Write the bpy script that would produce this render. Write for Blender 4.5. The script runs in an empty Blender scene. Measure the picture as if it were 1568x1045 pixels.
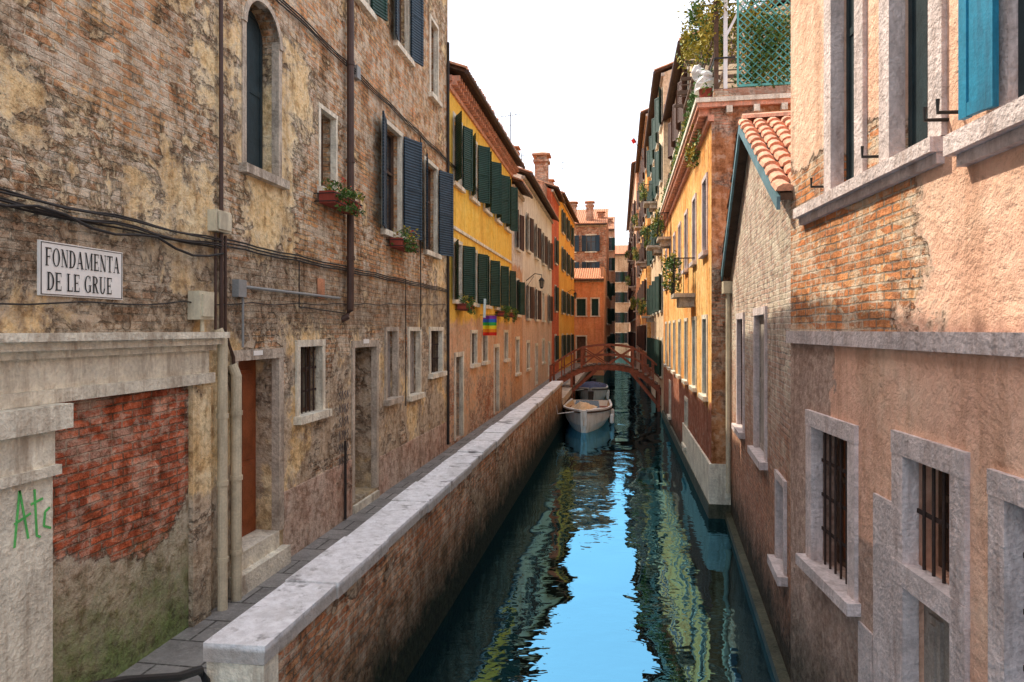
import bpy, math, random
from mathutils import Vector
random.seed(11)
sc = bpy.context.scene
R = random.uniform

# ------------------------------------------------------------------ geometry helpers
class Frame:
    """facade frame: u along the wall, n outwards, z up"""
    def __init__(s, p0, p1, side):
        s.p = Vector((p0[0], p0[1], 0)); q = Vector((p1[0], p1[1], 0))
        s.L = (q - s.p).length; s.d = (q - s.p).normalized()
        s.n = Vector((s.d.y, -s.d.x, 0)) * side
    def pt(s, u, n, z):
        v = s.p + s.d * u + s.n * n
        return Vector((v.x, v.y, z))

class Part:
    def __init__(s, name, mat):
        s.name, s.mat, s.v, s.f, s.smooth = name, mat, [], [], False
    def poly(s, pts):
        i = len(s.v); s.v += [tuple(p) for p in pts]; s.f.append(tuple(range(i, i + len(pts))))
    def hexa(s, a):
        i = len(s.v); s.v += [tuple(p) for p in a]
        for q in ((0,3,2,1),(4,5,6,7),(0,1,5,4),(1,2,6,5),(2,3,7,6),(3,0,4,7)):
            s.f.append(tuple(i + k for k in q))
    def box(s, x0, x1, y0, y1, z0, z1, j=0.0):
        a = [(x0,y0,z0),(x1,y0,z0),(x1,y1,z0),(x0,y1,z0),(x0,y0,z1),(x1,y0,z1),(x1,y1,z1),(x0,y1,z1)]
        if j: a = [(x+R(-j,j), y+R(-j,j), z+R(-j,j)) for x,y,z in a]
        s.hexa(a)
    def fbox(s, F, u0, u1, n0, n1, z0, z1):
        s.hexa([F.pt(u0,n0,z0),F.pt(u1,n0,z0),F.pt(u1,n1,z0),F.pt(u0,n1,z0),
                F.pt(u0,n0,z1),F.pt(u1,n0,z1),F.pt(u1,n1,z1),F.pt(u0,n1,z1)])
    def beam(s, a, b, w, h):
        a, b = Vector(a), Vector(b); d = (b-a).normalized()
        up = Vector((0,0,1)) if abs(d.z) < .95 else Vector((0,1,0))
        r = d.cross(up).normalized()*w/2; t = r.cross(d).normalized()*h/2
        s.hexa([a-r-t,a+r-t,a+r+t,a-r+t,b-r-t,b+r-t,b+r+t,b-r+t])
    def tube(s, pts, r, seg=8):
        pts = [Vector(p) for p in pts]; i0 = len(s.v); n = len(pts)
        for k, p in enumerate(pts):
            d = (pts[min(k+1,n-1)] - pts[max(k-1,0)]).normalized()
            up = Vector((0,0,1)) if abs(d.z) < .9 else Vector((1,0,0))
            a = d.cross(up).normalized(); b = a.cross(d)
            rr = r[k] if isinstance(r,(list,tuple)) else r
            for m in range(seg):
                t = 2*math.pi*m/seg
                s.v.append(tuple(p + a*math.cos(t)*rr + b*math.sin(t)*rr))
        for k in range(n-1):
            for m in range(seg):
                m2 = (m+1) % seg
                s.f.append((i0+k*seg+m, i0+k*seg+m2, i0+(k+1)*seg+m2, i0+(k+1)*seg+m))
        s.f.append(tuple(i0+m for m in range(seg)))
        s.f.append(tuple(i0+(n-1)*seg+m for m in range(seg)))
    def halftile(s, a, b, r0, r1, up, seg=5):
        a, b = Vector(a), Vector(b); d = (b-a).normalized(); sd = d.cross(Vector(up)).normalized(); u = sd.cross(d).normalized()
        i0 = len(s.v)
        for p, r in ((a, r0), (b, r1)):
            for m in range(seg+1):
                t = math.pi*m/seg
                s.v.append(tuple(p + sd*math.cos(t)*r + u*math.sin(t)*r*.8))
        for m in range(seg):
            s.f.append((i0+m, i0+m+1, i0+seg+2+m, i0+seg+1+m))
        s.f.append(tuple(i0+m for m in range(seg+1)))
    def leaves(s, c, rad, count, size, clumps=8):
        cs = [(Vector((c[0]+R(-1,1)*rad[0]*.75, c[1]+R(-1,1)*rad[1]*.75, c[2]+R(-1,1)*rad[2]*.75)), R(.25,.55)) for _ in range(clumps)]
        for _ in range(count):
            cc, k = random.choice(cs)
            d = Vector((random.gauss(0,1), random.gauss(0,1), random.gauss(0,1))); d.normalize(); d *= R(.2,1)**.6
            p = cc + Vector((d.x*rad[0]*k, d.y*rad[1]*k, d.z*rad[2]*k))
            a = Vector((R(-1,1),R(-1,1),R(-1,1))).normalized(); b = a.cross(Vector((R(-1,1),R(-1,1),R(-1,1)))).normalized()
            q = size*R(.6,1.3)
            s.poly([p-a*q, p+b*q*.45, p+a*q, p-b*q*.45])
    def make(s, parent=None, name=None):
        me = bpy.data.meshes.new(name or s.name); me.from_pydata(s.v, [], s.f); me.update()
        if s.smooth:
            for p in me.polygons: p.use_smooth = True
        ob = bpy.data.objects.new(name or s.name, me); sc.collection.objects.link(ob)
        if s.mat: me.materials.append(s.mat)
        if parent: ob.parent = parent
        return ob

GROUPS = []
class Group:
    def __init__(s, name):
        s.name, s.parts = name, {}; GROUPS.append(s)
    def p(s, name, mat):
        if name not in s.parts: s.parts[name] = Part(name, mat)
        return s.parts[name]
    def finish(s):
        ps = [p for p in s.parts.values() if p.f]
        if len(ps) == 1: ps[0].make(None, s.name); return
        e = bpy.data.objects.new(s.name, None); sc.collection.objects.link(e); e.empty_display_size = .3
        for p in ps: p.make(e)

# ------------------------------------------------------------------ material helpers
class NT:
    def __init__(s, name):
        s.m = bpy.data.materials.new(name); s.m.use_nodes = True; s.t = s.m.node_tree; s.t.nodes.clear()
        s.out = s.t.nodes.new('ShaderNodeOutputMaterial')
    def lk(s, a, sock):
        if isinstance(a, bpy.types.NodeSocket): s.t.links.new(a, sock)
        elif isinstance(a, (tuple, list)):
            sock.default_value = (*a, 1) if (len(a) == 3 and sock.type == 'RGBA') else a
        else: sock.default_value = a
    def M(s, op, a, b=None, c=None, clamp=False):
        n = s.t.nodes.new('ShaderNodeMath'); n.operation = op; n.use_clamp = clamp
        s.lk(a, n.inputs[0])
        if b is not None: s.lk(b, n.inputs[1])
        if c is not None: s.lk(c, n.inputs[2])
        return n.outputs[0]
    def mix(s, f, a, b, mode='MIX'):
        n = s.t.nodes.new('ShaderNodeMix'); n.data_type = 'RGBA'; n.blend_type = mode
        s.lk(f, n.inputs[0]); s.lk(a, n.inputs[6]); s.lk(b, n.inputs[7]); return n.outputs[2]
    def noise(s, v, scale, detail=4, rough=.6, dist=0):
        n = s.t.nodes.new('ShaderNodeTexNoise'); s.lk(v, n.inputs['Vector'])
        n.inputs['Scale'].default_value = scale; n.inputs['Detail'].default_value = detail
        n.inputs['Roughness'].default_value = rough; n.inputs['Distortion'].default_value = dist
        return n.outputs[0]
    def ramp(s, f, lo, hi, a=0.0, b=1.0):
        n = s.t.nodes.new('ShaderNodeMapRange'); s.lk(f, n.inputs[0])
        n.inputs[1].default_value = lo; n.inputs[2].default_value = hi
        n.inputs[3].default_value = a; n.inputs[4].default_value = b; return n.outputs[0]
    def comb(s, x, y, z):
        n = s.t.nodes.new('ShaderNodeCombineXYZ'); s.lk(x, n.inputs[0]); s.lk(y, n.inputs[1]); s.lk(z, n.inputs[2]); return n.outputs[0]
    def coords(s):
        c = s.t.nodes.new('ShaderNodeTexCoord').outputs['Object']
        p = s.t.nodes.new('ShaderNodeSeparateXYZ'); s.t.links.new(c, p.inputs[0])
        return c, p.outputs[0], p.outputs[1], p.outputs[2]
    def bump(s, h, dist, strength=1.0):
        n = s.t.nodes.new('ShaderNodeBump'); s.lk(h, n.inputs['Height'])
        n.inputs['Distance'].default_value = dist; n.inputs['Strength'].default_value = strength; return n.outputs[0]
    def done(s, col, rough=.85, normal=None, metal=0.0, spec=.3):
        b = s.t.nodes.new('ShaderNodeBsdfPrincipled')
        s.lk(col, b.inputs['Base Color']); s.lk(rough, b.inputs['Roughness']); s.lk(metal, b.inputs['Metallic'])
        b.inputs['Specular IOR Level'].default_value = spec
        if normal: s.lk(normal, b.inputs['Normal'])
        s.t.links.new(b.outputs[0], s.out.inputs[0]); return s.m

def sc3(c, k): return tuple(min(1, x*k) for x in c)

def simple(name, col, rough=.7, var=.35, scale=4, bump=.004, metal=0, dirt=None, spec=.3, stripes=0):
    t = NT(name); c, x, y, z = t.coords()
    n1 = t.noise(c, scale, 4, .65); n2 = t.noise(c, scale*9, 3, .6)
    f = t.ramp(t.M('ADD', t.M('MULTIPLY', n1, .6), t.M('MULTIPLY', n2, .4)), .35, .65)
    col_ = t.mix(f, sc3(col, 1-var), sc3(col, 1+var*.6))
    if dirt:
        st = t.noise(t.comb(t.M('MULTIPLY', x, 6), t.M('MULTIPLY', y, 6), t.M('MULTIPLY', z, .9)), 1.2, 5, .7)
        col_ = t.mix(t.ramp(st, .48, .68, 0, .8), col_, dirt)
    h = t.M('ADD', t.M('MULTIPLY', n2, .6), n1)
    if stripes:
        w = t.M('SINE', t.M('MULTIPLY', z, 6.283/stripes))
        h = t.M('ADD', h, t.M('MULTIPLY', w, 1.6))
        col_ = t.mix(t.ramp(w, -1, -.3, .55, 0), col_, sc3(col, .3))
    return t.done(col_, rough, t.bump(h, bump), metal, spec)

def weathered(name, plaster, brick=((.42,.13,.06),(.24,.09,.05),(.34,.29,.22)), thr=.62, low=None, patch=None,
              split=None, damp=None, lime=.35, streak=.35, bump=.018, grey=None, soft=.03, seed=0.0, spots=.5, mott=.35, region=None, band=None):
    t = NT(name); c, x, y, z = t.coords()
    v = t.comb(t.M('ADD', x, seed), t.M('ADD', y, seed*1.7), z)
    u = t.M('ADD', x, y)
    big = t.noise(v, .55, 5, .62); mid = t.noise(v, 2.3, 6, .7, .4); fine = t.noise(v, 13, 4, .72)
    uu = t.M('ADD', u, t.M('MULTIPLY', mid, .09)); zz = t.M('ADD', z, t.M('MULTIPLY', big, .10))
    zz = t.M('ADD', zz, t.M('MULTIPLY', fine, .018))
    bv = t.comb(uu, zz, 0.0)
    br = t.t.nodes.new('ShaderNodeTexBrick'); t.lk(bv, br.inputs['Vector'])
    for k, val in (('Color1', brick[0]), ('Color2', brick[1]), ('Mortar', brick[2])): t.lk(val, br.inputs[k])
    for k, val in (('Scale',1), ('Mortar Size',.010), ('Mortar Smooth',.4), ('Bias',-.1), ('Brick Width',.24), ('Row Height',.07)): br.inputs[k].default_value = val
    vo = t.t.nodes.new('ShaderNodeTexVoronoi'); t.lk(t.comb(t.M('MULTIPLY', uu, 4.5), t.M('MULTIPLY', zz, 13), seed), vo.inputs['Vector']); vo.inputs['Scale'].default_value = 1
    vs = t.t.nodes.new('ShaderNodeSeparateColor'); t.lk(vo.outputs['Color'], vs.inputs[0]); cell = vs.outputs[0]; cell2 = vs.outputs[1]
    # brick colours: per-brick tone, blotches, shade in the joints painted as patchily darker mortar, pale lime wash
    bc = t.mix(t.ramp(cell, 0, 1, 0, .85), br.outputs['Color'], t.mix(cell2, sc3(brick[1], .42), sc3(brick[0], 1.7)))
    bc = t.mix(t.ramp(fine, .45, .7, 0, .6), bc, sc3(brick[1], .55))
    mort = t.mix(t.ramp(mid, .42, .58), sc3(brick[2], .35), sc3(brick[2], 1.1))
    bc = t.mix(t.M('MULTIPLY', br.outputs['Fac'], .85), bc, mort)
    lm = t.ramp(t.M('ADD', t.M('MULTIPLY', mid, .5), t.M('ADD', t.M('MULTIPLY', fine, .25), t.M('ADD', t.M('MULTIPLY', cell, .12), t.M('MULTIPLY', big, .13)))), .49, .56, 0, 1)
    bc = t.mix(t.M('MULTIPLY', lm, lime), bc, (.80,.70,.56))
    # plaster
    p1, p2, p3 = plaster
    pc = t.mix(t.ramp(mid, .38, .58), p1, p2); pc = t.mix(t.ramp(big, .42, .58), pc, p3)
    pc = t.mix(t.ramp(fine, .5, .7, 0, spots), pc, sc3(p1, .42))
    if split:
        zs, col, colb = split
        sm = t.ramp(t.M('ADD', z, t.M('MULTIPLY', t.M('SUBTRACT', mid, .5), 1.0)), zs-.08, zs+.08, 1, 0)
        pc = t.mix(sm, pc, t.mix(t.ramp(mid, .35, .65), col, colb))
        pc = t.mix(t.M('MULTIPLY', sm, t.ramp(fine, .45, .7, 0, .6)), pc, sc3(colb, .5))
    if region:
        y0_, ztop, colr, colr2 = region
        ed = t.M('ADD', y, t.M('MULTIPLY', t.M('SUBTRACT', mid, .5), 1.4))
        rm = t.M('MAXIMUM', t.ramp(ed, y0_-.01, y0_+.03), t.M('MULTIPLY', t.ramp(ed, y0_-1.0, y0_-.95), t.ramp(z, 2.3, 2.35, 1, 0)))
        rm = t.M('MULTIPLY', rm, t.ramp(z, ztop-.01, ztop, 1, 0))
        pc = t.mix(rm, pc, t.mix(t.ramp(fine, .38, .62), colr, colr2))
    if grey:
        gm = t.ramp(t.M('ADD', big, t.M('ADD', t.M('MULTIPLY', mid, .25), t.ramp(z, grey[0], grey[1], .16, -.06))), .66, .69)
        pc = t.mix(t.M('MULTIPLY', gm, .85), pc, t.mix(t.ramp(fine, .35, .65), sc3(grey[2], .6), grey[2]))
    f = t.M('ADD', t.M('MULTIPLY', big, .52), t.M('ADD', t.M('MULTIPLY', mid, .36), t.M('ADD', t.M('MULTIPLY', fine, .08), t.M('MULTIPLY', cell, .045))))
    if low: f = t.M('ADD', f, t.ramp(z, low[0], low[1], low[2], 0))
    if patch:
        for (cy, cz, hy, hz, amp, zmin) in patch:
            a = t.M('DIVIDE', t.M('SUBTRACT', y, cy), hy); b = t.M('DIVIDE', t.M('SUBTRACT', z, cz), hz)
            dd = t.M('SQRT', t.M('ADD', t.M('POWER', t.M('ABSOLUTE', a), 2.6), t.M('POWER', t.M('ABSOLUTE', b), 2.6)))
            pv = t.M('MULTIPLY', t.M('SUBTRACT', 1.0, dd, clamp=True), amp)
            f = t.M('ADD', f, t.M('MULTIPLY', pv, t.ramp(z, zmin-.01, zmin)))
    mask = t.ramp(f, thr-soft*.5, thr+soft*.5)          # 1 = brick
    edge = t.M('MULTIPLY', t.ramp(f, thr-.05, thr-.01), t.M('SUBTRACT', 1.0, mask))
    rim = t.M('MULTIPLY', t.ramp(f, thr-.015, thr), t.ramp(f, thr, thr+.03, 1, 0))
    pc = t.mix(t.M('MULTIPLY', edge, .55), pc, (.50,.44,.36))
    col = t.mix(mask, pc, bc)
    col = t.mix(t.M('MULTIPLY', rim, .5), col, (.12,.08,.055))
    if band:
        bm = t.ramp(t.M('ADD', z, t.M('MULTIPLY', t.M('SUBTRACT', mid, .5), .9)), band[0]-.1, band[0]+.1)
        bm = t.M('MULTIPLY', bm, t.ramp(t.M('ADD', z, t.M('MULTIPLY', t.M('SUBTRACT', big, .5), .6)), band[1]-.06, band[1]+.06, 1, 0))
        col = t.mix(t.M('MULTIPLY', bm, t.ramp(mid, .3, .55, .2, .75)), col, t.mix(t.ramp(fine, .38, .62), sc3(band[2], .5), band[2]))
    st = t.noise(t.comb(t.M('MULTIPLY', u, 3.2), t.M('MULTIPLY', z, .35), 2.0), 1.0, 5, .7)
    col = t.mix(t.ramp(st, .48, .62, 0, streak), col, t.mix(1.0, col, (.42,.31,.22), 'MULTIPLY'))
    mo = t.noise(v, 7.0, 4, .7, .1)
    col = t.mix(t.ramp(mo, .5, .62, 0, mott), col, t.mix(1.0, col, (.33,.24,.17), 'MULTIPLY'))
    col = t.mix(t.ramp(mo, .36, .46, mott*.7, 0), col, t.mix(.55, col, (.90,.79,.62)))
    if damp:
        for (z0, z1, dc, amt) in damp:
            dm = t.ramp(t.M('ADD', z, t.M('MULTIPLY', t.M('SUBTRACT', mid, .5), 1.3)), z0, z1, amt, 0)
            col = t.mix(dm, col, t.mix(t.ramp(fine, .35, .65), sc3(dc, .4), sc3(dc, 1.6)))
    bh = t.M('ADD', t.M('MULTIPLY', t.M('SUBTRACT', 1.0, br.outputs['Fac']), .7), t.M('ADD', t.M('MULTIPLY', fine, 1.1), t.M('ADD', t.M('MULTIPLY', mid, .8), t.M('MULTIPLY', cell, .25))))
    ph = t.M('ADD', 1.3, t.M('ADD', t.M('MULTIPLY', fine, .7), t.M('ADD', t.M('MULTIPLY', mid, 1.2), t.M('MULTIPLY', mo, .5))))
    h = t.M('ADD', t.M('MULTIPLY', bh, mask), t.M('MULTIPLY', ph, t.M('SUBTRACT', 1.0, mask)))
    return t.done(col, .92, t.bump(h, bump), 0, .15)

BR_R = ((.58,.20,.09),(.38,.15,.08),(.52,.42,.31))
m = {}
m['old'] = weathered('old_plaster_and_brick', ((.90,.64,.32),(.96,.79,.50),(.84,.62,.35)), ((.86,.40,.18),(.66,.37,.20),(.78,.64,.45)), thr=.522, lime=.72,
    grey=(2.6,5.6,(.66,.53,.40)), streak=.5, damp=[(1.0,1.9,(.34,.29,.21),.8)], bump=.048, spots=.6, mott=.58, band=(3.95,4.85,(.50,.39,.28)),
    patch=[(13.5,8.0,4.0,3.4,.18,-5),(9.3,5.1,1.6,1.6,.2,-5),(5.0,7.6,1.6,2.4,.10,-5),(12.3,4.7,2.4,1.0,.2,-5),(8.6,8.6,1.6,1.0,.15,-5)])
m['portal'] = weathered('portal_infill', ((.52,.43,.32),(.60,.49,.36),(.52,.46,.35)), ((.72,.17,.075),(.46,.12,.065),(.46,.26,.17)), thr=.80, lime=.35, seed=3,
    patch=[(5.25,2.95,1.35,1.35,.8,-5)], damp=[(1.2,2.2,(.13,.19,.06),.85)], bump=.05, mott=.65)
m['parapet'] = weathered('canal_wall_brick', ((.66,.45,.28),(.76,.58,.39),(.56,.40,.28)), ((.80,.31,.14),(.58,.25,.13),(.68,.53,.38)), thr=.44, lime=.45, seed=9,
    damp=[(.75,1.55,(.13,.085,.045),.8),(.38,.85,(.018,.022,.010),1.0)], bump=.055, streak=.55, mott=.6)
m['yellow'] = weathered('yellow_stucco', ((.95,.58,.08),(.98,.69,.15),(.92,.56,.10)), BR_R, thr=.66, seed=5, low=(2.2,4.4,.16), lime=.5,
    split=(4.25,(.76,.42,.25),(.74,.52,.34)), streak=.3, spots=.25, bump=.012, mott=.2)
m['cream'] = weathered('cream_stucco', ((.88,.77,.62),(.95,.87,.74),(.82,.70,.56)), BR_R, thr=.69, seed=21, split=(6.0,(.80,.50,.35),(.76,.55,.40)), streak=.3, spots=.25, bump=.01, mott=.2)
m['grey_w'] = weathered('white_stucco', ((.80,.75,.68),(.90,.87,.82),(.70,.62,.55)), BR_R, thr=.66, seed=31, split=(6.6,(.72,.38,.2),(.68,.42,.26)), bump=.01)
m['red'] = weathered('red_stucco', ((.72,.14,.06),(.78,.20,.09),(.62,.14,.07)), BR_R, thr=.74, seed=41, bump=.01)
m['yellow2'] = weathered('ochre_stucco', ((.92,.54,.10),(.96,.64,.16),(.86,.48,.10)), BR_R, thr=.72, seed=51, bump=.01, spots=.2, mott=.2)
m['orange'] = weathered('orange_stucco', ((.88,.34,.13),(.92,.43,.20),(.80,.31,.14)), BR_R, thr=.74, seed=61, bump=.01, spots=.2, mott=.2)
m['brickred'] = weathered('red_brick_wall', ((.66,.38,.25),(.6,.36,.25),(.55,.32,.2)), BR_R, thr=.45, seed=71, bump=.015)
m['ochre_r'] = weathered('orange_ochre_stucco', ((.94,.48,.14),(.97,.62,.25),(.88,.38,.10)), BR_R, thr=.67, seed=81, low=(0,2.6,.10),
    split=(2.35,(.34,.11,.06),(.44,.18,.11)), streak=.6, bump=.025, spots=.5, damp=[(.2,.9,(.03,.03,.02),.95)], mott=.45)
m['brown_r'] = weathered('brown_side_stucco', ((.50,.23,.10),(.56,.29,.14),(.40,.18,.09)), BR_R, thr=.56, seed=85, streak=.7, bump=.03, mott=.6)
m['far_r'] = weathered('beige_stucco', ((.80,.60,.38),(.88,.70,.48),(.70,.50,.32)), BR_R, thr=.63, seed=91, streak=.5, bump=.015)
m['far_r2'] = weathered('rose_stucco', ((.78,.46,.30),(.84,.56,.38),(.70,.42,.28)), BR_R, thr=.63, seed=95, streak=.5, bump=.015)
m['greybrick'] = weathered('pale_brick_wall', ((.76,.66,.58),(.84,.75,.66),(.66,.52,.44)), ((.76,.54,.44),(.64,.40,.30),(.84,.75,.67)), thr=.36, lime=.65, seed=101,
    damp=[(1.8,3.8,(.44,.17,.09),.7),(.4,1.2,(.04,.04,.03),.95)], bump=.05, streak=.4, mott=.45)
m['pink'] = weathered('pink_stucco', ((.90,.56,.40),(.94,.65,.49),(.87,.52,.38)), ((.82,.30,.12),(.62,.26,.13),(.68,.55,.43)), thr=.80, seed=111, lime=.6,
    patch=[(6.9,4.6,2.85,1.7,.74,3.9)], region=(6.45,3.865,(.38,.25,.20),(.62,.44,.36)), streak=.4, spots=.14, bump=.032, damp=[(.5,1.5,(.08,.07,.05),.9)], mott=.2)
m['chim'] = weathered('chimney_brick', ((.40,.18,.11),(.40,.23,.16),(.40,.18,.11)), BR_R, thr=.5, seed=9, bump=.01)
m['rough'] = weathered('rough_plaster', ((.60,.45,.35),(.68,.53,.43),(.64,.41,.31)), BR_R, thr=.61, seed=121, bump=.05, streak=.5, mott=.6)
m['stone'] = simple('istrian_stone', (.84,.77,.63), .8, .35, 3, .03, dirt=(.38,.30,.22))
m['stone_p'] = simple('mauve_stone', (.72,.61,.59), .8, .35, 3, .03, dirt=(.40,.30,.27))
m['stone_g'] = simple('grey_stone', (.60,.51,.41), .85, .45, 3, .03, dirt=(.22,.17,.13))
m['foot'] = simple('wet_algae_stone', (.08,.08,.05), .6, .6, 3, .03, dirt=(.02,.03,.015))
m['sh_blue'] = simple('blue_grey_shutter', (.035,.065,.095), .6, .4, 5, .004, stripes=.055)
m['sh_dark'] = simple('dark_plank_shutter', (.022,.04,.048), .6, .4, 5, .004)
m['sh_green'] = simple('dark_green_shutter', (.012,.055,.042), .55, .4, 5, .004, stripes=.055)
m['sh_teal'] = simple('turquoise_paint', (.03,.26,.42), .5, .25, 5, .003, dirt=(.03,.10,.16))
m['sh_brown'] = simple('brown_shutter', (.09,.04,.028), .6, .4, 5, .004, stripes=.055)
m['door'] = simple('red_brown_door', (.30,.085,.03), .4, .35, 6, .004)
m['door_g'] = simple('weathered_grey_wood', (.42,.37,.33), .8, .4, 7, .01, dirt=(.22,.17,.14))
m['glass'] = simple('dark_window_glass', (.02,.025,.03), .12, .5, 2, .001, spec=.6)
m['curtain'] = simple('interior_curtain', (.18,.165,.13), .9, .4, 3)
m['iron'] = simple('rusty_iron', (.05,.03,.025), .7, .5, 9, .003)
m['black'] = simple('black_metal', (.02,.02,.02), .5, .3, 9, .001)
m['cable'] = simple('cable_rubber', (.035,.03,.028), .7, .3, 9, .001)
m['tile'] = simple('terracotta_tile', (.62,.28,.15), .85, .5, 5, .01, dirt=(.2,.15,.12))
m['tile_p'] = simple('pale_terracotta_tile', (.78,.38,.25), .85, .5, 5, .012, dirt=(.38,.24,.18))
m['pipe'] = simple('cream_pipe', (.62,.54,.39), .6, .25, 5, .003, dirt=(.3,.25,.18))
m['pipe_b'] = simple('brown_pipe', (.08,.045,.035), .5, .3, 5, .002)
m['plastic'] = simple('cream_plastic', (.66,.61,.46), .5, .2, 5, .001, dirt=(.35,.3,.22))
m['boxgrey'] = simple('grey_box', (.28,.29,.29), .5, .2, 5, .001)
m['sign'] = simple('white_sign_plaster', (.90,.88,.84), .7, .06, 5, .001)
m['ink'] = simple('black_letter_paint', (.015,.015,.015), .6, .2, 8, .0005)
m['graf'] = simple('green_spray_paint', (.12,.55,.14), .6, .3, 8, .0005)
m['graf2'] = simple('dark_spray_paint', (.13,.11,.11), .7, .3, 8, .0005)
m['wood'] = simple('bridge_wood', (.28,.085,.045), .7, .5, 6, .008)
m['wood_d'] = simple('dark_wood', (.12,.07,.045), .8, .5, 6, .008)
m['leaf'] = simple('green_leaves', (.08,.16,.03), .6, .5, 9, .001)
m['leaf_y'] = simple('yellow_leaves', (.42,.34,.04), .6, .5, 9, .001)
m['petal'] = simple('red_petals', (.6,.05,.04), .6, .3, 9, .001)
m['pot'] = simple('terracotta_pot', (.30,.06,.04), .8, .3, 7, .003)
m['lattice'] = simple('teal_lattice', (.12,.42,.38), .6, .3, 7, .002)
m['white'] = simple('white_paint', (.8,.79,.76), .5, .15, 5, .002)
m['hull'] = simple('white_boat_hull', (.88,.86,.82), .35, .12, 3, .002, spec=.5, dirt=(.6,.55,.46))
m['tarp'] = simple('beige_tarpaulin', (.72,.52,.32), .8, .4, 4, .02)
m['tarp_b'] = simple('dark_blue_tarpaulin', (.04,.06,.14), .7, .4, 4, .02)
m['flash'] = simple('blue_grey_flashing', (.13,.25,.30), .6, .35, 4, .004)
for k, c in (('f1',(.7,.03,.02)),('f2',(.85,.3,.02)),('f3',(.85,.7,.03)),('f4',(.05,.4,.08)),('f5',(.03,.15,.6)),('f6',(.25,.05,.4)),('f7',(.5,.7,.8))):
    m[k] = simple('cloth_'+k, c, .8, .15, 8, .001)

def cap_mat():
    t = NT('parapet_coping_stone'); c, x, y, z = t.coords()
    a = t.noise(c, 1.8, 5, .65); b = t.noise(c, 11, 5, .7); d = t.noise(c, 1.5, 5, .62); e = t.noise(c, 6, 5, .65)
    col = t.mix(t.ramp(b, .38, .62), (.76,.75,.76), (.98,.98,1.0))
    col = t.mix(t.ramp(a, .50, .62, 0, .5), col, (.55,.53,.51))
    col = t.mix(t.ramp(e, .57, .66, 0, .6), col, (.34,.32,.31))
    col = t.mix(t.ramp(d, .59, .65, 0, .75), col, (.20,.19,.19))  # both dark blotch layers paint dappled shadow into the stone colour
    col = t.mix(t.ramp(z, 1.8, 1.83, .65, 0), col, (.30,.24,.18))
    return t.done(col, .75, t.bump(t.M('ADD', a, b), .03), 0, .3)
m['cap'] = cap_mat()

def pave_mat():
    t = NT('trachyte_paving'); c, x, y, z = t.coords()
    br = t.t.nodes.new('ShaderNodeTexBrick'); t.lk(t.comb(x, y, 0.0), br.inputs['Vector'])
    for k, val in (('Color1',(.22,.21,.20)),('Color2',(.32,.30,.28)),('Mortar',(.06,.055,.05))): t.lk(val, br.inputs[k])
    for k, val in (('Scale',1),('Mortar Size',.012),('Brick Width',.8),('Row Height',.45)): br.inputs[k].default_value = val
    a = t.noise(c, 3, 5, .7); b = t.noise(c, 20, 4, .7)
    col = t.mix(t.ramp(a, .4, .65, 0, .6), br.outputs['Color'], (.12,.11,.10)); col = t.mix(t.ramp(b, .5, .7, 0, .5), col, (.42,.40,.36))
    return t.done(col, .7, t.bump(t.M('ADD', t.M('SUBTRACT', b, br.outputs['Fac']), a), .015), 0, .3)
m['pave'] = pave_mat()

def water_mat():
    t = NT('canal_water'); c, x, y, z = t.coords()
    n1 = t.noise(t.comb(x, t.M('MULTIPLY', y, .85), 0.0), .8, 1, .4, .5)
    n2 = t.noise(t.comb(t.M('MULTIPLY', x, 1.0), t.M('MULTIPLY', y, 1.6), 0.0), 3.0, 2, .5, .3)
    amp = t.ramp(t.noise(t.comb(x, y, 5.0), .22, 2, .5), .42, .58, .12, 1.0)
    h = t.M('ADD', n1, t.M('MULTIPLY', t.M('MULTIPLY', n2, .24), amp))
    nm = t.bump(h, .030)
    g = t.t.nodes.new('ShaderNodeBsdfGlossy'); g.inputs['Roughness'].default_value = .008
    t.lk((.20,.54,.76), g.inputs['Color']); t.lk(nm, g.inputs['Normal'])
    d = t.t.nodes.new('ShaderNodeBsdfDiffuse'); t.lk((.002,.006,.007), d.inputs['Color'])
    lw = t.t.nodes.new('ShaderNodeFresnel'); lw.inputs[0].default_value = 1.33; t.lk(nm, lw.inputs['Normal'])
    f = t.ramp(lw.outputs[0], .02, .40, .62, .97)
    mx = t.t.nodes.new('ShaderNodeMixShader'); t.lk(f, mx.inputs[0]); t.t.links.new(d.outputs[0], mx.inputs[1]); t.t.links.new(g.outputs[0], mx.inputs[2])
    t.t.links.new(mx.outputs[0], t.out.inputs[0]); return t.m
m['water'] = water_mat()
m['ground'] = simple('silt_ground', (.10,.09,.07), .9, .3, .5)

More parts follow.
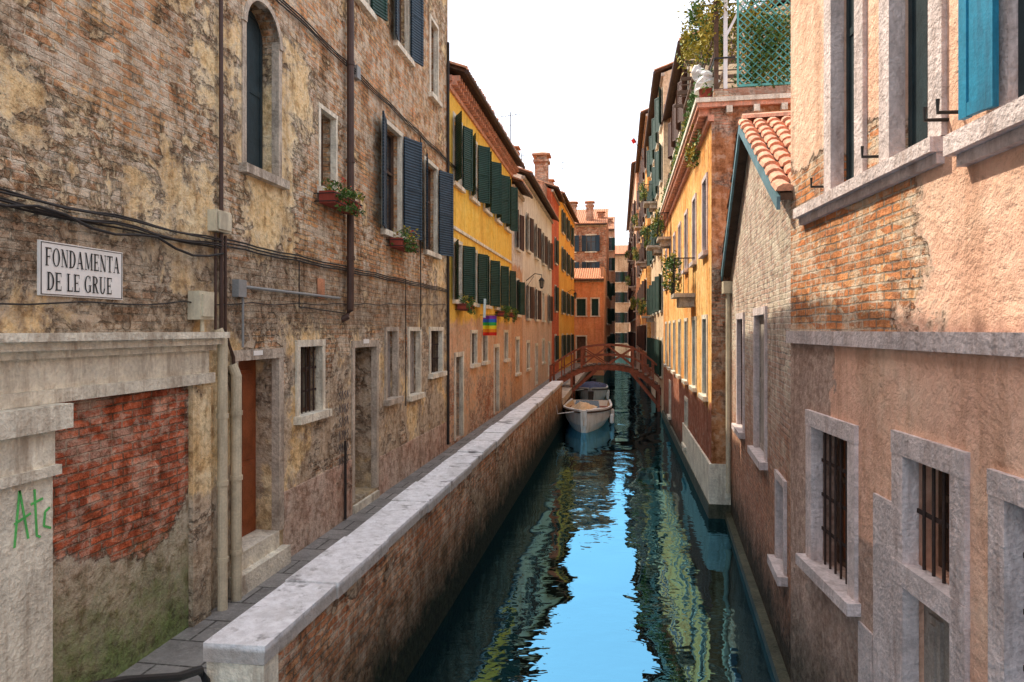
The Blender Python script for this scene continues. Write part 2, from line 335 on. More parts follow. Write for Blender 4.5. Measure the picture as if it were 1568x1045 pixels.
# ------------------------------------------------------------------ building helpers
def facade(part, F, u0, u1, z0, z1, holes, depth):
    us = sorted({u0, u1, *[h[0] for h in holes], *[h[1] for h in holes]}); us = [u for u in us if u0 <= u <= u1]
    zs = sorted({z0, z1, *[h[2] for h in holes], *[h[3] for h in holes]}); zs = [z for z in zs if z0 <= z <= z1]
    for i in range(len(us)-1):
        for j in range(len(zs)-1):
            cu, cz = (us[i]+us[i+1])/2, (zs[j]+zs[j+1])/2
            if any(h[0] < cu < h[1] and h[2] < cz < h[3] for h in holes): continue
            part.poly([F.pt(us[i],0,zs[j]),F.pt(us[i+1],0,zs[j]),F.pt(us[i+1],0,zs[j+1]),F.pt(us[i],0,zs[j+1])])
    for h in holes:
        a, b, c, d = h[:4]; dp = h[4] if len(h) > 4 else depth
        part.poly([F.pt(a,0,c),F.pt(a,-dp,c),F.pt(a,-dp,d),F.pt(a,0,d)])
        part.poly([F.pt(b,0,c),F.pt(b,-dp,c),F.pt(b,-dp,d),F.pt(b,0,d)])
        part.poly([F.pt(a,0,c),F.pt(b,0,c),F.pt(b,-dp,c),F.pt(a,-dp,c)])
        part.poly([F.pt(a,0,d),F.pt(b,0,d),F.pt(b,-dp,d),F.pt(a,-dp,d)])

def leaf_sh(P, F, hu, w, z0, z1, ang, sgn):
    """shutter leaf hinged at hu, opened so that it stands 'ang' degrees off the wall, sgn=-1 left leaf, +1 right leaf"""
    a = math.radians(ang); du, dn = sgn*math.cos(a), math.sin(a); pu, pn = -dn*sgn, du*sgn
    def q(s, t, z): return F.pt(hu + du*s + pu*t*sgn, .045 + dn*s + abs(pn)*t, z)
    def b(s0, s1, t0, t1, za, zb): P.hexa([q(s0,t0,za),q(s1,t0,za),q(s1,t1,za),q(s0,t1,za),q(s0,t0,zb),q(s1,t0,zb),q(s1,t1,zb),q(s0,t1,zb)])
    b(0, w, .008, .028, z0, z1)
    for s0, s1 in ((-.003,.055),(w-.055,w+.003)): b(s0, s1, 0, .038, z0-.003, z1+.003)
    for za in (z0+.001, z0+(z1-z0)*.5-.03, z1-.08): b(.056, w-.056, .0015, .0365, za, za+.075)

def window(g, F, w):
    u0, u1, z0, z1 = w['r']; dp = w.get('dp', .2)
    if w.get('door'):
        P = g.p('doors_'+w['door'].name, w['door']); P.fbox(F, u0, u1, -dp-.03, -dp, z0, z1)
        mid = (u0+u1)/2
        for (a, b) in ((u0+.1, mid-.05), (mid+.05, u1-.1)):
            for (c, d) in ((z0+.15, z0+(z1-z0)*.42), (z0+(z1-z0)*.5, z1-.15)):
                P.fbox(F, a, b, -dp, -dp+.025, c, d); P.fbox(F, a+.05, b-.05, -dp+.025, -dp+.04, c+.05, d-.05)
        g.p('door_knobs', m['black']).fbox(F, mid+.02, mid+.045, -dp+.01, -dp+.07, (z0+z1)/2-.05, (z0+z1)/2+.05)
    else:
        g.p('window_panes_'+w.get('pane', m['glass']).name, w.get('pane', m['glass'])).fbox(F, u0, u1, -dp-.03, -dp, z0, z1)
        P = g.p('window_sashes', w.get('sash', m['wood_d'])); mu, mz = (u0+u1)/2, z0+(z1-z0)*.6
        for a, b in ((u0, u0+.045), (mu-.03, mu+.03), (u1-.045, u1)): P.fbox(F, a, b, -dp+.002, -dp+.045, z0, z1)
        for c in (z0+.001, mz, z1-.05): P.fbox(F, u0+.002, u1-.002, -dp+.003, -dp+.04, c, c+.049)
    fr = w.get('fr', m['stone'])
    if fr:
        P = g.p('window_surrounds_'+fr.name, fr); t = w.get('ft', .11); pr = w.get('pr', .03)
        P.fbox(F, u0-t, u0+.012, -.08, pr, z0, z1+.004); P.fbox(F, u1-.012, u1+t, -.08, pr, z0, z1+.004)
        P.fbox(F, u0-t-.003, u1+t+.003, -.08, pr+.004, z1-.01, z1+t)
        if w.get('sill', True): P.fbox(F, u0-t-.05, u1+t+.05, -.1, pr+.08, z0-.09, z0+.012)
    if w.get('sh') is not None:
        sm_ = w.get('shm', m['sh_green']); P = g.p('shutters_'+sm_.name, sm_); hw = (u1-u0)/2
        a = w['sh']; a = a if isinstance(a, tuple) else (a, a)
        if a[0] is not None: leaf_sh(P, F, u0, hw, z0+.01, z1-.01, a[0], -1)
        if a[1] is not None: leaf_sh(P, F, u1, hw, z0+.01, z1-.01, a[1], 1)
    if w.get('closed'):
        P = g.p('closed_shutters_'+w['closed'].name, w['closed']); mu = (u0+u1)/2; n = -dp+.06
        for a, b in ((u0+.015, mu-.004), (mu+.004, u1-.015)):
            P.fbox(F, a, b, n, n+.03, z0+.02, z1-.01)
            P.fbox(F, a+.002, a+.055, n+.03, n+.042, z0+.022, z1-.012); P.fbox(F, b-.055, b-.002, n+.03, n+.042, z0+.022, z1-.012)
            for c in (z0+.022, (z0+z1)/2, z1-.09): P.fbox(F, a+.056, b-.056, n+.03, n+.04, c, c+.07)
    if w.get('bars'):
        P = g.p('window_bars', m['iron']); n = max(3, round((u1-u0)/.12))
        for i in range(1, n):
            uu = u0+(u1-u0)*i/n; P.tube([F.pt(uu,-.06,z0), F.pt(uu,-.06,z1)], .011, 6)
        k = max(2, round((z1-z0)/.32))
        for i in range(1, k): zz = z0+(z1-z0)*i/k; P.fbox(F, u0, u1, -.078, -.066, zz-.015, zz+.015)

def tile_roof(g, F, u0, u1, z, ov, run, slope=.36, step=.2, mat=None):
    S = g.p('roof_deck', m['wood_d']); T = g.p('roof_tiles', mat or m['tile'])
    zr = z + (run+ov)*slope
    S.hexa([F.pt(u0-.05,ov,z),F.pt(u1+.05,ov,z),F.pt(u1+.05,-run,zr),F.pt(u0-.05,-run,zr),
            F.pt(u0-.05,ov,z+.06),F.pt(u1+.05,ov,z+.06),F.pt(u1+.05,-run,zr+.06),F.pt(u0-.05,-run,zr+.06)])
    n = int((u1-u0+.1)/step)
    for i in range(n+1):
        u = u0-.03 + i*step; k = R(-.01,.01)
        T.halftile(F.pt(u,ov+.05+R(-.02,.02),z+.065), F.pt(u+k,-run,zr+.065), .1, .09, (0,0,1))

def building(name, F, zb, zt, wall, wins, back=7, depth=.2, ov=.35, roof=True, gutter=True, side=None, corbels=False, slope=.36):
    g = Group(name); W = g.p('walls', wall)
    facade(W, F, 0, F.L, zb, zt, [(*w['r'], w.get('dp', depth)) for w in wins], depth)
    S = g.p('side_walls', side or wall)
    for u in (0, F.L): S.poly([F.pt(u,0,zb),F.pt(u,-back,zb),F.pt(u,-back,zt),F.pt(u,0,zt)])
    S.poly([F.pt(0,-back,zb),F.pt(F.L,-back,zb),F.pt(F.L,-back,zt),F.pt(0,-back,zt)])
    for w in wins: window(g, F, w)
    if roof:
        h = (back/2)*slope
        for u in (0, F.L): S.poly([F.pt(u,0,zt),F.pt(u,-back/2,zt+h),F.pt(u,-back,zt)])
        tile_roof(g, F, 0, F.L, zt+.02, ov, back/2, slope)
        g.p('roof_deck', m['wood_d']).hexa([F.pt(0,-back/2,zt+h+.1),F.pt(F.L,-back/2,zt+h+.1),F.pt(F.L,-back-.3,zt),F.pt(0,-back-.3,zt),
            F.pt(0,-back/2,zt+h+.2),F.pt(F.L,-back/2,zt+h+.2),F.pt(F.L,-back-.3,zt+.1),F.pt(0,-back-.3,zt+.1)])
        if gutter: g.p('gutter', m['pipe_b']).tube([F.pt(-.05,ov+.06,zt+.02), F.pt(F.L+.05,ov+.06,zt+.02)], .06, 8)
        C = g.p('eave_cornice', m['stone_g'] if not corbels else m['tile_p'])
        C.fbox(F, -.03, F.L+.03, -.05, .1, zt-.16, zt-.02)
        if corbels:
            u = .05
            while u < F.L:
                C.fbox(F, u, u+.1, -.04, .28, zt-.15, zt-.015); C.fbox(F, u, u+.1, -.04, .2, zt-.24, zt-.152); u += .24
            C.fbox(F, -.04, F.L+.04, -.05, .06, zt-.36, zt-.245)
    return g

def flowerbox(F, u0, u1, z, n0=.06, n1=.28, trail=.15, colr=None, leafm=None, dens=1.0):
    g = Group('flower_box')
    P = g.p('trough', m['pot']); P.fbox(F, u0, u1, n0, n1, z, z+.03); 
    P.fbox(F, u0, u1, n0, n0+.02, z+.03, z+.17); P.fbox(F, u0, u1, n1-.02, n1, z+.03, z+.17)
    P.fbox(F, u0, u0+.02, n0+.02, n1-.02, z+.03, z+.17); P.fbox(F, u1-.02, u1, n0+.02, n1-.02, z+.03, z+.17)
    g.p('soil', m['wood_d']).fbox(F, u0+.02, u1-.02, n0+.02, n1-.02, z+.03, z+.15)
    I = g.p('iron_bracket', m['black'])
    for zz in (z+.02, z+.13): I.tube([F.pt(u0-.03,0,zz),F.pt(u0-.03,n1+.03,zz),F.pt(u1+.03,n1+.03,zz),F.pt(u1+.03,0,zz)], .008, 5)
    c = F.pt((u0+u1)/2, (n0+n1)/2+.04, z+.2); hw = (u1-u0)/2
    g.p('foliage', leafm or m['leaf']).leaves(c, (.22, hw*1.15, .2), int(380*dens), .03, 12)
    c2 = F.pt((u0+u1)/2, n1+.03, z+.05); g.p('foliage', m['leaf']).leaves(c2, (.08, hw*1.1, trail), int(260*dens), .028, 12)
    g.p('dry_leaves', m['leaf_y']).leaves(c, (.22, hw*1.15, .22), int(150*dens), .03, 10)
    if colr: g.p('flowers', colr).leaves(c, (.22, hw, .2), int(60*dens), .022, 9)

# ------------------------------------------------------------------ ground, water, walkway
P = Part('ground', m['ground'])
P.poly([(-1500,-1500,-.9),(1500,-1500,-.9),(1500,1500,-.9),(-1500,1500,-.9)]); P.make()
P = Part('canal_water', m['water']); P.poly([(-2.6,-14,0),(4.0,-14,0),(4.0,125,0),(-2.6,125,0)]); P.make()
g = Group('fondamenta_pavement')
P = g.p('paving', m['pave']); P.box(-4.7,-2.84,-8,60,-.85,1.08)
P = g.p('edge_stone', m['stone_g']); 
y = 28.6
while y < 59: P.box(-2.84,-2.37,y,y+1.18,.84,1.12,.004); y += 1.2
P = g.p('embankment', m['parapet']); P.box(-2.84,-2.40,28.55,60,-.85,.835)

g = Group('canal_parapet')
P = g.p('brick_wall', m['parapet']); P.box(-2.80,-2.41,4.42,28.5,-.85,1.72)
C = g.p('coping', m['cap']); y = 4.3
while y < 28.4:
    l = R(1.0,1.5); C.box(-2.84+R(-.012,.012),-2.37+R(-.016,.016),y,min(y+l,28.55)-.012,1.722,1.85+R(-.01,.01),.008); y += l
P = g.p('end_post', m['stone']); P.box(-2.82,-2.39,4.31,4.52,.5,1.30,.006); P.box(-2.815,-2.395,4.315,4.52,1.306,1.718,.006)
g = Group('handrail'); P = g.p('rail', m['black'])
P.tube([(-2.7,2.6,2.35),(-2.72,3.4,2.05),(-2.74,3.9,1.82),(-2.76,4.15,1.74),(-2.77,4.24,1.62),(-2.77,4.25,1.3)], .028, 10)
P.tube([(-2.72,3.4,2.05),(-2.72,3.4,1.0)], .015, 8)

# ------------------------------------------------------------------ old house (left, nearest)
FL = Frame((-4.2,-2), (-4.2,16.35), 1); o = 2.0   # u = y + 2
def W(y0, y1, z0, z1, **k): return dict(r=(y0+o, y1+o, z0, z1), **k)
wins = [
 W(7.16,7.92,5.85,7.86, closed=m['sh_dark'], dp=.3, sill=True, ft=.07, pr=.015, fr=m['stone_g']),
 W(9.12,9.66,6.0,7.15, dp=.25, fr=m['stone'], ft=.05, pr=.008, pane=m['curtain']),
 W(11.7,12.75,5.78,7.75, sh=(14,22), shm=m['sh_blue'], ft=.07, pr=.012),
 W(14.35,15.35,5.72,7.7, sh=(15,24), shm=m['sh_blue'], ft=.07, pr=.012),
 W(10.2,11.0,9.35,11.2, sh=(12,18), shm=m['sh_green'], ft=.1, pr=.015),
 W(12.4,13.2,9.4,11.3, sh=(12,18), shm=m['sh_blue'], ft=.1, pr=.015),
 W(14.75,15.35,9.25,10.95, dp=.25, ft=.07),
 W(7.2,8.0,9.6,11.4, sh=15, shm=m['sh_green'], ft=.1), W(4.2,5.0,9.6,11.4, sh=15, shm=m['sh_green'], ft=.1),
 W(6.98,7.92,1.5,3.66, door=m['door'], dp=.3, ft=.11, sill=False, pr=.02, fr=m['stone_g']),
 W(8.45,9.15,2.85,3.78, bars=True, ft=.08, dp=.22, pane=m['curtain']),
 W(10.35,11.35,1.25,3.72, door=m['door_g'], dp=.45, ft=.1, sill=False, pr=.02, fr=m['stone_g']),
 W(11.85,12.45,2.72,3.98, dp=.22, fr=m['stone_g'], ft=.07, closed=m['door_g']),
 W(13.2,13.95,2.66,3.98, dp=.22, fr=m['stone'], ft=.07, closed=m['door_g']),
 W(14.75,15.75,3.0,3.98, bars=True, ft=.08, dp=.25),
]
g = building('old_brick_and_plaster_house', FL, .4, 12.3, m['old'], wins, back=8)
# arch head of the tall window
A = g.p('arch_head', m['old']); S = g.p('arch_stone', m['stone_g'])
ua, ub, zc = 9.16, 9.92, 7.48; r = (ub-ua)/2; um = (ua+ub)/2
N = 10
for side in (-1, 1):
    for i in range(N):
        t0, t1 = math.pi/2*i/N, math.pi/2*(i+1)/N
        p0 = (um+side*r*math.cos(t0), zc+r*math.sin(t0)); p1 = (um+side*r*math.cos(t1), zc+r*math.sin(t1))
        e = um+side*(r+.085)
        A.hexa([FL.pt(p0[0],-.2,p0[1]),FL.pt(e,-.2,p0[1]),FL.pt(e,-.2,p1[1]),FL.pt(p1[0],-.2,p1[1]),
                FL.pt(p0[0],.020,p0[1]),FL.pt(e,.020,p0[1]),FL.pt(e,.020,p1[1]),FL.pt(p1[0],.020,p1[1])])
        ro = r+.07
        q0 = (um+side*ro*math.cos(t0), zc+ro*math.sin(t0)); q1 = (um+side*ro*math.cos(t1), zc+ro*math.sin(t1))
        S.hexa([FL.pt(p0[0],-.05,p0[1]),FL.pt(q0[0],-.05,q0[1]),FL.pt(q1[0],-.05,q1[1]),FL.pt(p1[0],-.05,p1[1]),
                FL.pt(p0[0],.032,p0[1]),FL.pt(q0[0],.032,q0[1]),FL.pt(q1[0],.032,q1[1]),FL.pt(p1[0],.032,p1[1])])
A.fbox(FL, ua-.085, ub+.085, -.03, .0215, 7.861, 7.95)
# portal: cornice, pilasters, brick infill
P = g.p('portal_cornice', m['stone'])
P.fbox(FL, 4.0, 8.43, -.05, .10, 3.46, 3.56); P.fbox(FL, 4.0, 8.40, -.05, .05, 3.56, 3.79)
for z0, z1, n in ((3.79,3.85,.10),(3.85,3.915,.17),(3.915,3.975,.23)):
    P.fbox(FL, 4.0, 8.42+n*.3, -.05, n, z0, z1)
P = g.p('portal_pilasters', m['stone'])
P.fbox(FL, 5.2, 6.36, -.05, .14, .9, 2.95); P.fbox(FL, 5.2, 6.40, -.05, .18, 2.95, 3.02); P.fbox(FL, 5.2, 6.37, -.05, .15, 3.02, 3.28); P.fbox(FL, 5.2, 6.46, -.05, .22, 3.28, 3.458)
g.p('portal_side', m['old']).fbox(FL, 8.12, 8.42, -.05, .06, .9, 3.458)
g.p('portal_infill', m['portal']).fbox(FL, 6.36, 8.12, -.05, .012, .9, 3.457)
# door steps
P = g.p('door_steps', m['stone']); P.fbox(FL, 8.84, 10.02, -.28, .12, 1.0, 1.3); P.fbox(FL, 8.985, 9.915, -.29, .02, 1.3, 1.506)
P.fbox(FL, 12.3, 13.4, -.04, .05, 1.0, 1.2)
P = g.p('cement_skirting', m['rough']); P.fbox(FL, 10.04, 12.24, -.05, .022, .9, 1.95); P.fbox(FL, 13.46, 18.3, -.05, .018, .9, 1.75)
P = g.p('house_number_plates', m['sign'])
P.fbox(FL, 9.3, 9.5, .02, .03, 3.70, 3.755); P.fbox(FL, 12.7, 12.95, .02, .032, 3.77, 3.84)

# pipes and cables on the old house
def wp(y, n, z): return (-4.2+n, y, z)
g = Group('drain_pipe'); P = g.p('pipe', m['pipe_b'])
P.tube([wp(10.0,.09,12.2),wp(10.0,.09,4.45),wp(10.0,.08,4.3),wp(9.95,.05,4.2),wp(9.9,-.02,4.15)], .055, 12)
for z in (5.1,6.6,8.1,9.6): P.tube([wp(10.0,.09,z-.03),wp(10.0,.09,z+.03)], .067, 12)
g = Group('drain_pipe')
P = g.p('pipe', m['pipe'])
for y, r_ in ((6.56,.05),(6.82,.055)):
    P.tube([wp(y,.1,1.08),wp(y,.1,3.9 if y<6.7 else 3.5),wp(y-.02,.06,4.0 if y<6.7 else 3.62)], r_, 12)
    for z in (1.6,2.4,3.1): P.tube([wp(y,.1,z-.025),wp(y,.1,z+.025)], r_+.01, 12)
g = Group('service_conduit'); P = g.p('conduit', m['pipe_b'])
P.tube([wp(6.62,.05,3.9),wp(6.6,.05,12.2)], .022, 8)
P.tube([wp(6.7,.045,3.6),wp(6.7,.045,5.0)], .016, 8); P.tube([wp(6.52,.045,4.0),wp(6.52,.045,5.0)], .014, 8)
P.tube([wp(6.74,.04,3.9),wp(6.86,.04,3.7),wp(6.9,.04,3.1)], .02, 8)
P2 = g.p('grey_conduit', m['boxgrey']); P2.tube([wp(7.05,.04,4.48),wp(9.7,.04,4.47)], .018, 8); P2.tube([wp(7.05,.04,4.48),wp(7.05,.04,3.8)], .014, 8)
g = Group('junction_box'); P = g.p('housing', m['plastic'])
P.box(-4.2,-4.1,6.45,6.72,5.02,5.24,.004); P.box(-4.09,-4.08,6.47,6.70,5.04,5.22)
g = Group('junction_box'); P = g.p('housing', m['plastic'])
P.box(-4.2,-4.07,6.12,6.36,4.1,4.38,.004); P.box(-4.07,-4.05,6.15,6.33,4.13,4.35)
P.tube([(-4.12,6.24,4.1),(-4.12,6.24,3.98)], .02, 8)
g = Group('junction_box'); P = g.p('housing', m['boxgrey']); P.box(-4.2,-4.12,6.9,7.06,4.36,4.55); P.box(-4.2,-4.12,10.3,10.45,8.0,8.2)
g = Group('gas_hatch'); P = g.p('hatch', m['tile']); P.box(-4.19,-4.175,9.0,9.22,4.44,4.72)
g = Group('wall_cables'); P = g.p('cables', m['cable'])
def cable(y0, y1, z0, z1, n, r_, sag=.05, seg=3.0):
    k = max(2, int((y1-y0)/.25)); pts = []
    for i in range(k+1):
        t = i/k; yy = y0+(y1-y0)*t; s = abs(math.sin(math.pi*(yy/seg)))
        pts.append(wp(yy, n+R(-.004,.004), z0+(z1-z0)*t - sag*s + R(-.004,.004)))
    P.tube(pts, r_, 6)
for i in range(5): cable(-1, 6.6, 4.86+i*.028+R(-.01,.01), 4.86+i*.026, .05+.015*(i%2), .009, .02+.02*(i%3), 1.3)
cable(3.0, 6.6, 4.98, 4.8, .08, .012, .1, 1.1)
for i in range(3): cable(6.6, 16.3, 4.9+i*.035, 4.93+i*.03, .04, .010, .02, 1.4)
for i in range(3): cable(6.6, 26, 8.05+i*.035, 8.12+i*.03, .05, .010, .03, 1.7)
cable(4, 16, 4.2, 4.62, .04, .007, .03, 1.2)
P.tube([wp(8.4,.04,4.9),wp(8.4,.04,4.3),wp(9.9,.04,4.25)], .009, 6)
P.tube([wp(13.9,.04,8.05),wp(13.92,.04,4.0)], .012, 6); P.tube([wp(16.2,.05,11),wp(16.2,.05,1.2)], .035, 8)
P.tube([wp(12.9,.04,5),wp(12.9,.04,2.5)], .01, 6)
P.tube([wp(9.9,.05,1.1),wp(9.9,.05,2.3)], .02, 6)

# street name sign with serif lettering
g = Group('street_name_sign')
g.p('panel', m['sign']).box(-4.21,-4.178,4.37,5.21,4.25,4.655,.002)
B = g.p('border', m['ink'])
for a in ((4.38,5.20,4.259,4.264),(4.38,5.20,4.640,4.645),(4.38,4.385,4.264,4.640),(5.195,5.20,4.264,4.640)):
    B.box(-4.18,-4.1745,*a)
I = g.p('lettering', m['ink']); lay = [0]
def letters(txt, y0, z0, sx, sy):
    cx = y0
    def q(pts):
        lay[0] += 1; n = -4.1735 + .00006*(lay[0] % 20)
        I.poly([(n, cx+px*sx, z0+pz*sy) for px, pz in pts])
    def rc(a, b, c, d): q([(a,b),(c,b),(c,d),(a,d)])
    def dg(a, b, c, d, w): q([(a,b),(a+w,b),(c+w,d),(c,d)])
    def ring(ox, oz, rx, rz, ix, iz, t0, t1, n=18):
        for i in range(n):
            a, b = math.radians(t0+(t1-t0)*i/n), math.radians(t0+(t1-t0)*(i+1)/n)
            q([(ox+rx*math.cos(a),oz+rz*math.sin(a)),(ox+rx*math.cos(b),oz+rz*math.sin(b)),(ox+ix*math.cos(b),oz+iz*math.sin(b)),(ox+ix*math.cos(a),oz+iz*math.sin(a))])
    wd = dict(F=.75,E=.76,L=.74,N=.92,D=.84,A=.95,M=1.1,T=.82,O=.9,G=.9,R=.86,U=.88)
    for ch in txt:
        if ch == ' ': cx += .5*sx; continue
        if ch in 'FELDR': rc(.1,0,.27,1); rc(0,0,.38,.045); rc(0,.955,.3,1)
        if ch in 'FE': rc(.1,.935,.7,1); rc(.65,.76,.7,1); rc(.26,.47,.55,.53); rc(.51,.38,.55,.62)
        if ch in 'EL': rc(.1,0,.7,.065); rc(.65,0,.7,.26)
        if ch == 'L': rc(0,.955,.4,1)
        if ch == 'N': rc(.13,0,.19,1); rc(.73,0,.79,1); dg(.62,0,.08,1,.17); rc(.02,0,.3,.045); rc(.62,.955,.9,1); rc(0,.955,.2,1)
        if ch == 'D': ring(.28,.5,.52,.5,.34,.44,-90,90); rc(.2,.94,.3,1); rc(.2,0,.3,.06)
        if ch == 'A': dg(.1,0,.4,1,.06); dg(.64,0,.36,1,.18); rc(.2,.3,.64,.36); rc(0,0,.25,.045); rc(.56,0,.92,.045)
        if ch == 'M': rc(.12,0,.17,1); rc(.84,0,1.0,1); dg(.46,.04,.1,1,.14); dg(.5,.04,.84,1,.06); rc(.02,0,.28,.045); rc(.76,0,1.08,.045); rc(.0,.955,.2,1); rc(.88,.955,1.08,1)
        if ch == 'T': rc(.32,0,.49,1); rc(0,.935,.8,1); rc(0,.74,.05,1); rc(.75,.74,.8,1); rc(.2,0,.61,.045)
        if ch == 'O': ring(.44,.5,.43,.51,.26,.46,0,360,28)
        if ch == 'G': ring(.44,.5,.43,.51,.26,.46,48,325,24); rc(.63,.04,.79,.42); rc(.52,.40,.88,.445); rc(.70,.68,.75,.98)
        if ch == 'R': ring(.28,.74,.42,.26,.25,.2,-90,90,12); rc(.2,.94,.3,1); rc(.2,.48,.3,.54); dg(.6,0,.32,.5,.17); rc(.6,0,.86,.045)
        if ch == 'U': rc(.1,.3,.26,1); rc(.68,.3,.74,1); ring(.42,.32,.32,.34,.16,.28,180,360,14); rc(0,.955,.37,1); rc(.58,.955,.84,1)
        cx += (wd[ch]+.08)*sx
letters('FONDAMENTA', 4.415, 4.472, .0785, .135)
letters('DE LE GRUE', 4.43, 4.292, .0810, .135)

def strokes(P, lines, n, w):
    for ln in lines:
        for a, b in zip(ln[:-1], ln[1:]):
            P.beam((n, a[0], a[1]), (n, b[0], b[1]), .004, w) if abs(a[0]-b[0]) > abs(a[1]-b[1]) else P.hexa(
              [(n-.002,a[0]-w/2,a[1]),(n-.002,a[0]+w/2,a[1]),(n+.002,a[0]+w/2,a[1]),(n+.002,a[0]-w/2,a[1]),
               (n-.002,b[0]-w/2,b[1]),(n-.002,b[0]+w/2,b[1]),(n+.002,b[0]+w/2,b[1]),(n+.002,b[0]-w/2,b[1])])
g = Group('graffiti'); P = g.p('spray', m['graf'])
strokes(P, [[(4.04,2.52),(4.08,2.9),(4.15,2.55)],[(4.04,2.68),(4.17,2.72)],[(4.20,2.88),(4.22,2.55),(4.25,2.53)],[(4.17,2.78),(4.27,2.8)],[(4.33,2.72),(4.29,2.7),(4.28,2.6),(4.34,2.57)]], -4.056, .016)
g = Group('graffiti'); P = g.p('spray', m['graf2'])
ln = []
for k in range(6):   # a column of scrawled letters beside the second door
    zz = 3.0-k*.2; yb = 9.72
    for q_ in range(4):
        a = yb+q_*.1; ln.append([(a,zz-.07+R(-.02,.02)),(a+.03,zz+.07),(a+.06,zz-.05+R(-.03,.03))] if (k+q_)%2 else [(a+.07,zz+.06),(a+.01,zz+.03),(a+.06,zz-.02),(a,zz-.07)])
strokes(P, ln, -4.176, .015)

flowerbox(Frame((-4.2,8.95),(-4.2,10),1), 0, .95, 5.76, colr=m['petal'])
flowerbox(Frame((-4.2,11.9),(-4.2,13),1), 0, .95, 5.5, colr=m['petal'])

# ------------------------------------------------------------------ yellow house (left)
FY = Frame((-4.2,16.4),(-4.2,26.35),1)
wins = []
for i in range(5):
    u = .55+i*1.95
    wins.append(dict(r=(u,u+.85,7.75,9.45), sh=(12+R(0,25),20+R(0,25)), ft=.09, pr=.015))
    wins.append(dict(r=(u,u+.85,4.75,6.25), sh=(10+R(0,20),14+R(0,25)), ft=.09, pr=.015))
wins += [dict(r=(2.6,3.3,3.0,3.9), bars=True, ft=.09), dict(r=(4.2,4.9,3.0,3.9), bars=True, ft=.09), dict(r=(.7,1.5,1.15,3.3), door=m['sh_green'], sill=False),
         dict(r=(6.2,7.0,1.15,3.4), door=m['sh_brown'], sill=False), dict(r=(8.2,8.9,2.9,3.9), bars=True, ft=.09)]
g = building('yellow_house', FY, .4, 10.3, m['yellow'], wins, back=8, ov=.42, corbels=True)
g.p('string_course', m['stone']).fbox(FY, 0, FY.L, -.05, .05, 6.55, 6.63)
flowerbox(FY, .7, 1.5, 4.5, colr=m['petal']); flowerbox(FY, 6.4, 7.4, 4.45, dens=1.4, trail=.3); flowerbox(FY, 8.3, 9.1, 4.45, dens=1.4, trail=.3)
g = Group('rainbow_flag')
for k in range(6):
    z1 = 4.42-k*.1; P = g.p('stripe_%d'%(k+1), m['f%d'%(6-k)])
    for j in range(8):
        a, b = j/8, (j+1)/8
        wv = lambda t: 20.3+.05*math.sin(t*9)
        P.poly([(-4.12+.42*a,wv(a),z1-.1),(-4.12+.42*b,wv(b),z1-.1),(-4.12+.42*b,wv(b),z1),(-4.12+.42*a,wv(a),z1)])
g.p('pole', m['black']).tube([(-4.2,20.3,4.44),(-3.66,20.3,4.44)], .012, 6)
g = Group('hanging_laundry'); P = g.p('towel', m['f7'])
for j in range(6):
    P.poly([(-3.95+.04*math.sin(j),19.5+j*.07,4.35),(-3.95+.04*math.sin(j+1),19.57+j*.07,4.35),(-3.93+.04*math.sin(j+1),19.57+j*.07,4.9),(-3.93+.04*math.sin(j),19.5+j*.07,4.9)])

# ------------------------------------------------------------------ further left houses
F1 = Frame((-4.2,26.4),(-4.2,29.3),1)
building('white_house', F1, .4, 9.7, m['grey_w'], [dict(r=(1.0,1.8,7.3,8.8), sh=15, shm=m['sh_brown']), dict(r=(1.0,1.8,2.2,3.6), bars=True), dict(r=(1.0,1.8,4.6,6.0), sh=20)], back=8)
F2 = Frame((-4.2,29.35),(-4.2,42.1),1); wins = []
for i in range(4):
    u = 1.3+i*3.1
    wins.append(dict(r=(u,u+.85,7.6,9.2), sh=(8,12), shm=m['sh_brown'])); wins.append(dict(r=(u,u+.85,4.5,6.0), sh=(8,12) if i != 2 else None, shm=m['sh_brown']))
    wins.append(dict(r=(u,u+.9,1.2,3.2), door=m['sh_brown'], sill=False) if i in (1,3) else dict(r=(u,u+.9,2.2,3.4), bars=True))
building('cream_house', F2, .4, 10.7, m['cream'], wins, back=8)
F3 = Frame((-4.2,42.15),(-4.2,47),1)
building('red_house', F3, .4, 12.7, m['red'], [dict(r=(u,u+.9,z,z+1.6), sh=10, shm=m['sh_green']) for u in (1.9,) for z in (2.0,5.2,8.3)], back=8)
F4 = Frame((-4.2,47.05),(-4.0,60),1)
building('ochre_house', F4, .4, 13.3, m['yellow2'], [dict(r=(u,u+.95,z,z+1.6), sh=10, shm=m['sh_green']) for u in (2,5.6,9.4) for z in (2.0,5.2,8.3,11.0)], back=8)
# houses whose end walls face up the canal
F5 = Frame((-5.5,60.1),(-1.45,60.1),1)
building('orange_house', F5, -.5, 8.3, m['orange'], [dict(r=(1.7,2.5,1.1,3.4), door=m['wood_d'], sill=False), dict(r=(1.7,2.5,5.2,6.7), closed=m['sh_green']), dict(r=(3.0,3.6,5.2,6.7), closed=m['sh_green'])], back=6)
F6 = Frame((-6.5,67),(-1.35,67),1)
building('brick_house', F6, -.5, 14.2, m['brickred'], [dict(r=(u,u+.9,z,z+1.6), sh=25, shm=m['sh_blue']) for u in (1.2,3.2) for z in (9,11.6)], back=14)
F6b = Frame((-1.42,60.2),(-1.2,82),1)
building('rose_house', F6b, -.5, 9.5, m['far_r2'], [dict(r=(u,u+.9,z,z+1.5), sh=25) for u in (8,11,14,17) for z in (1.8,4.6,7.3)], back=.3, roof=False)
F7 = Frame((-4.2,82),(-.75,82),1)
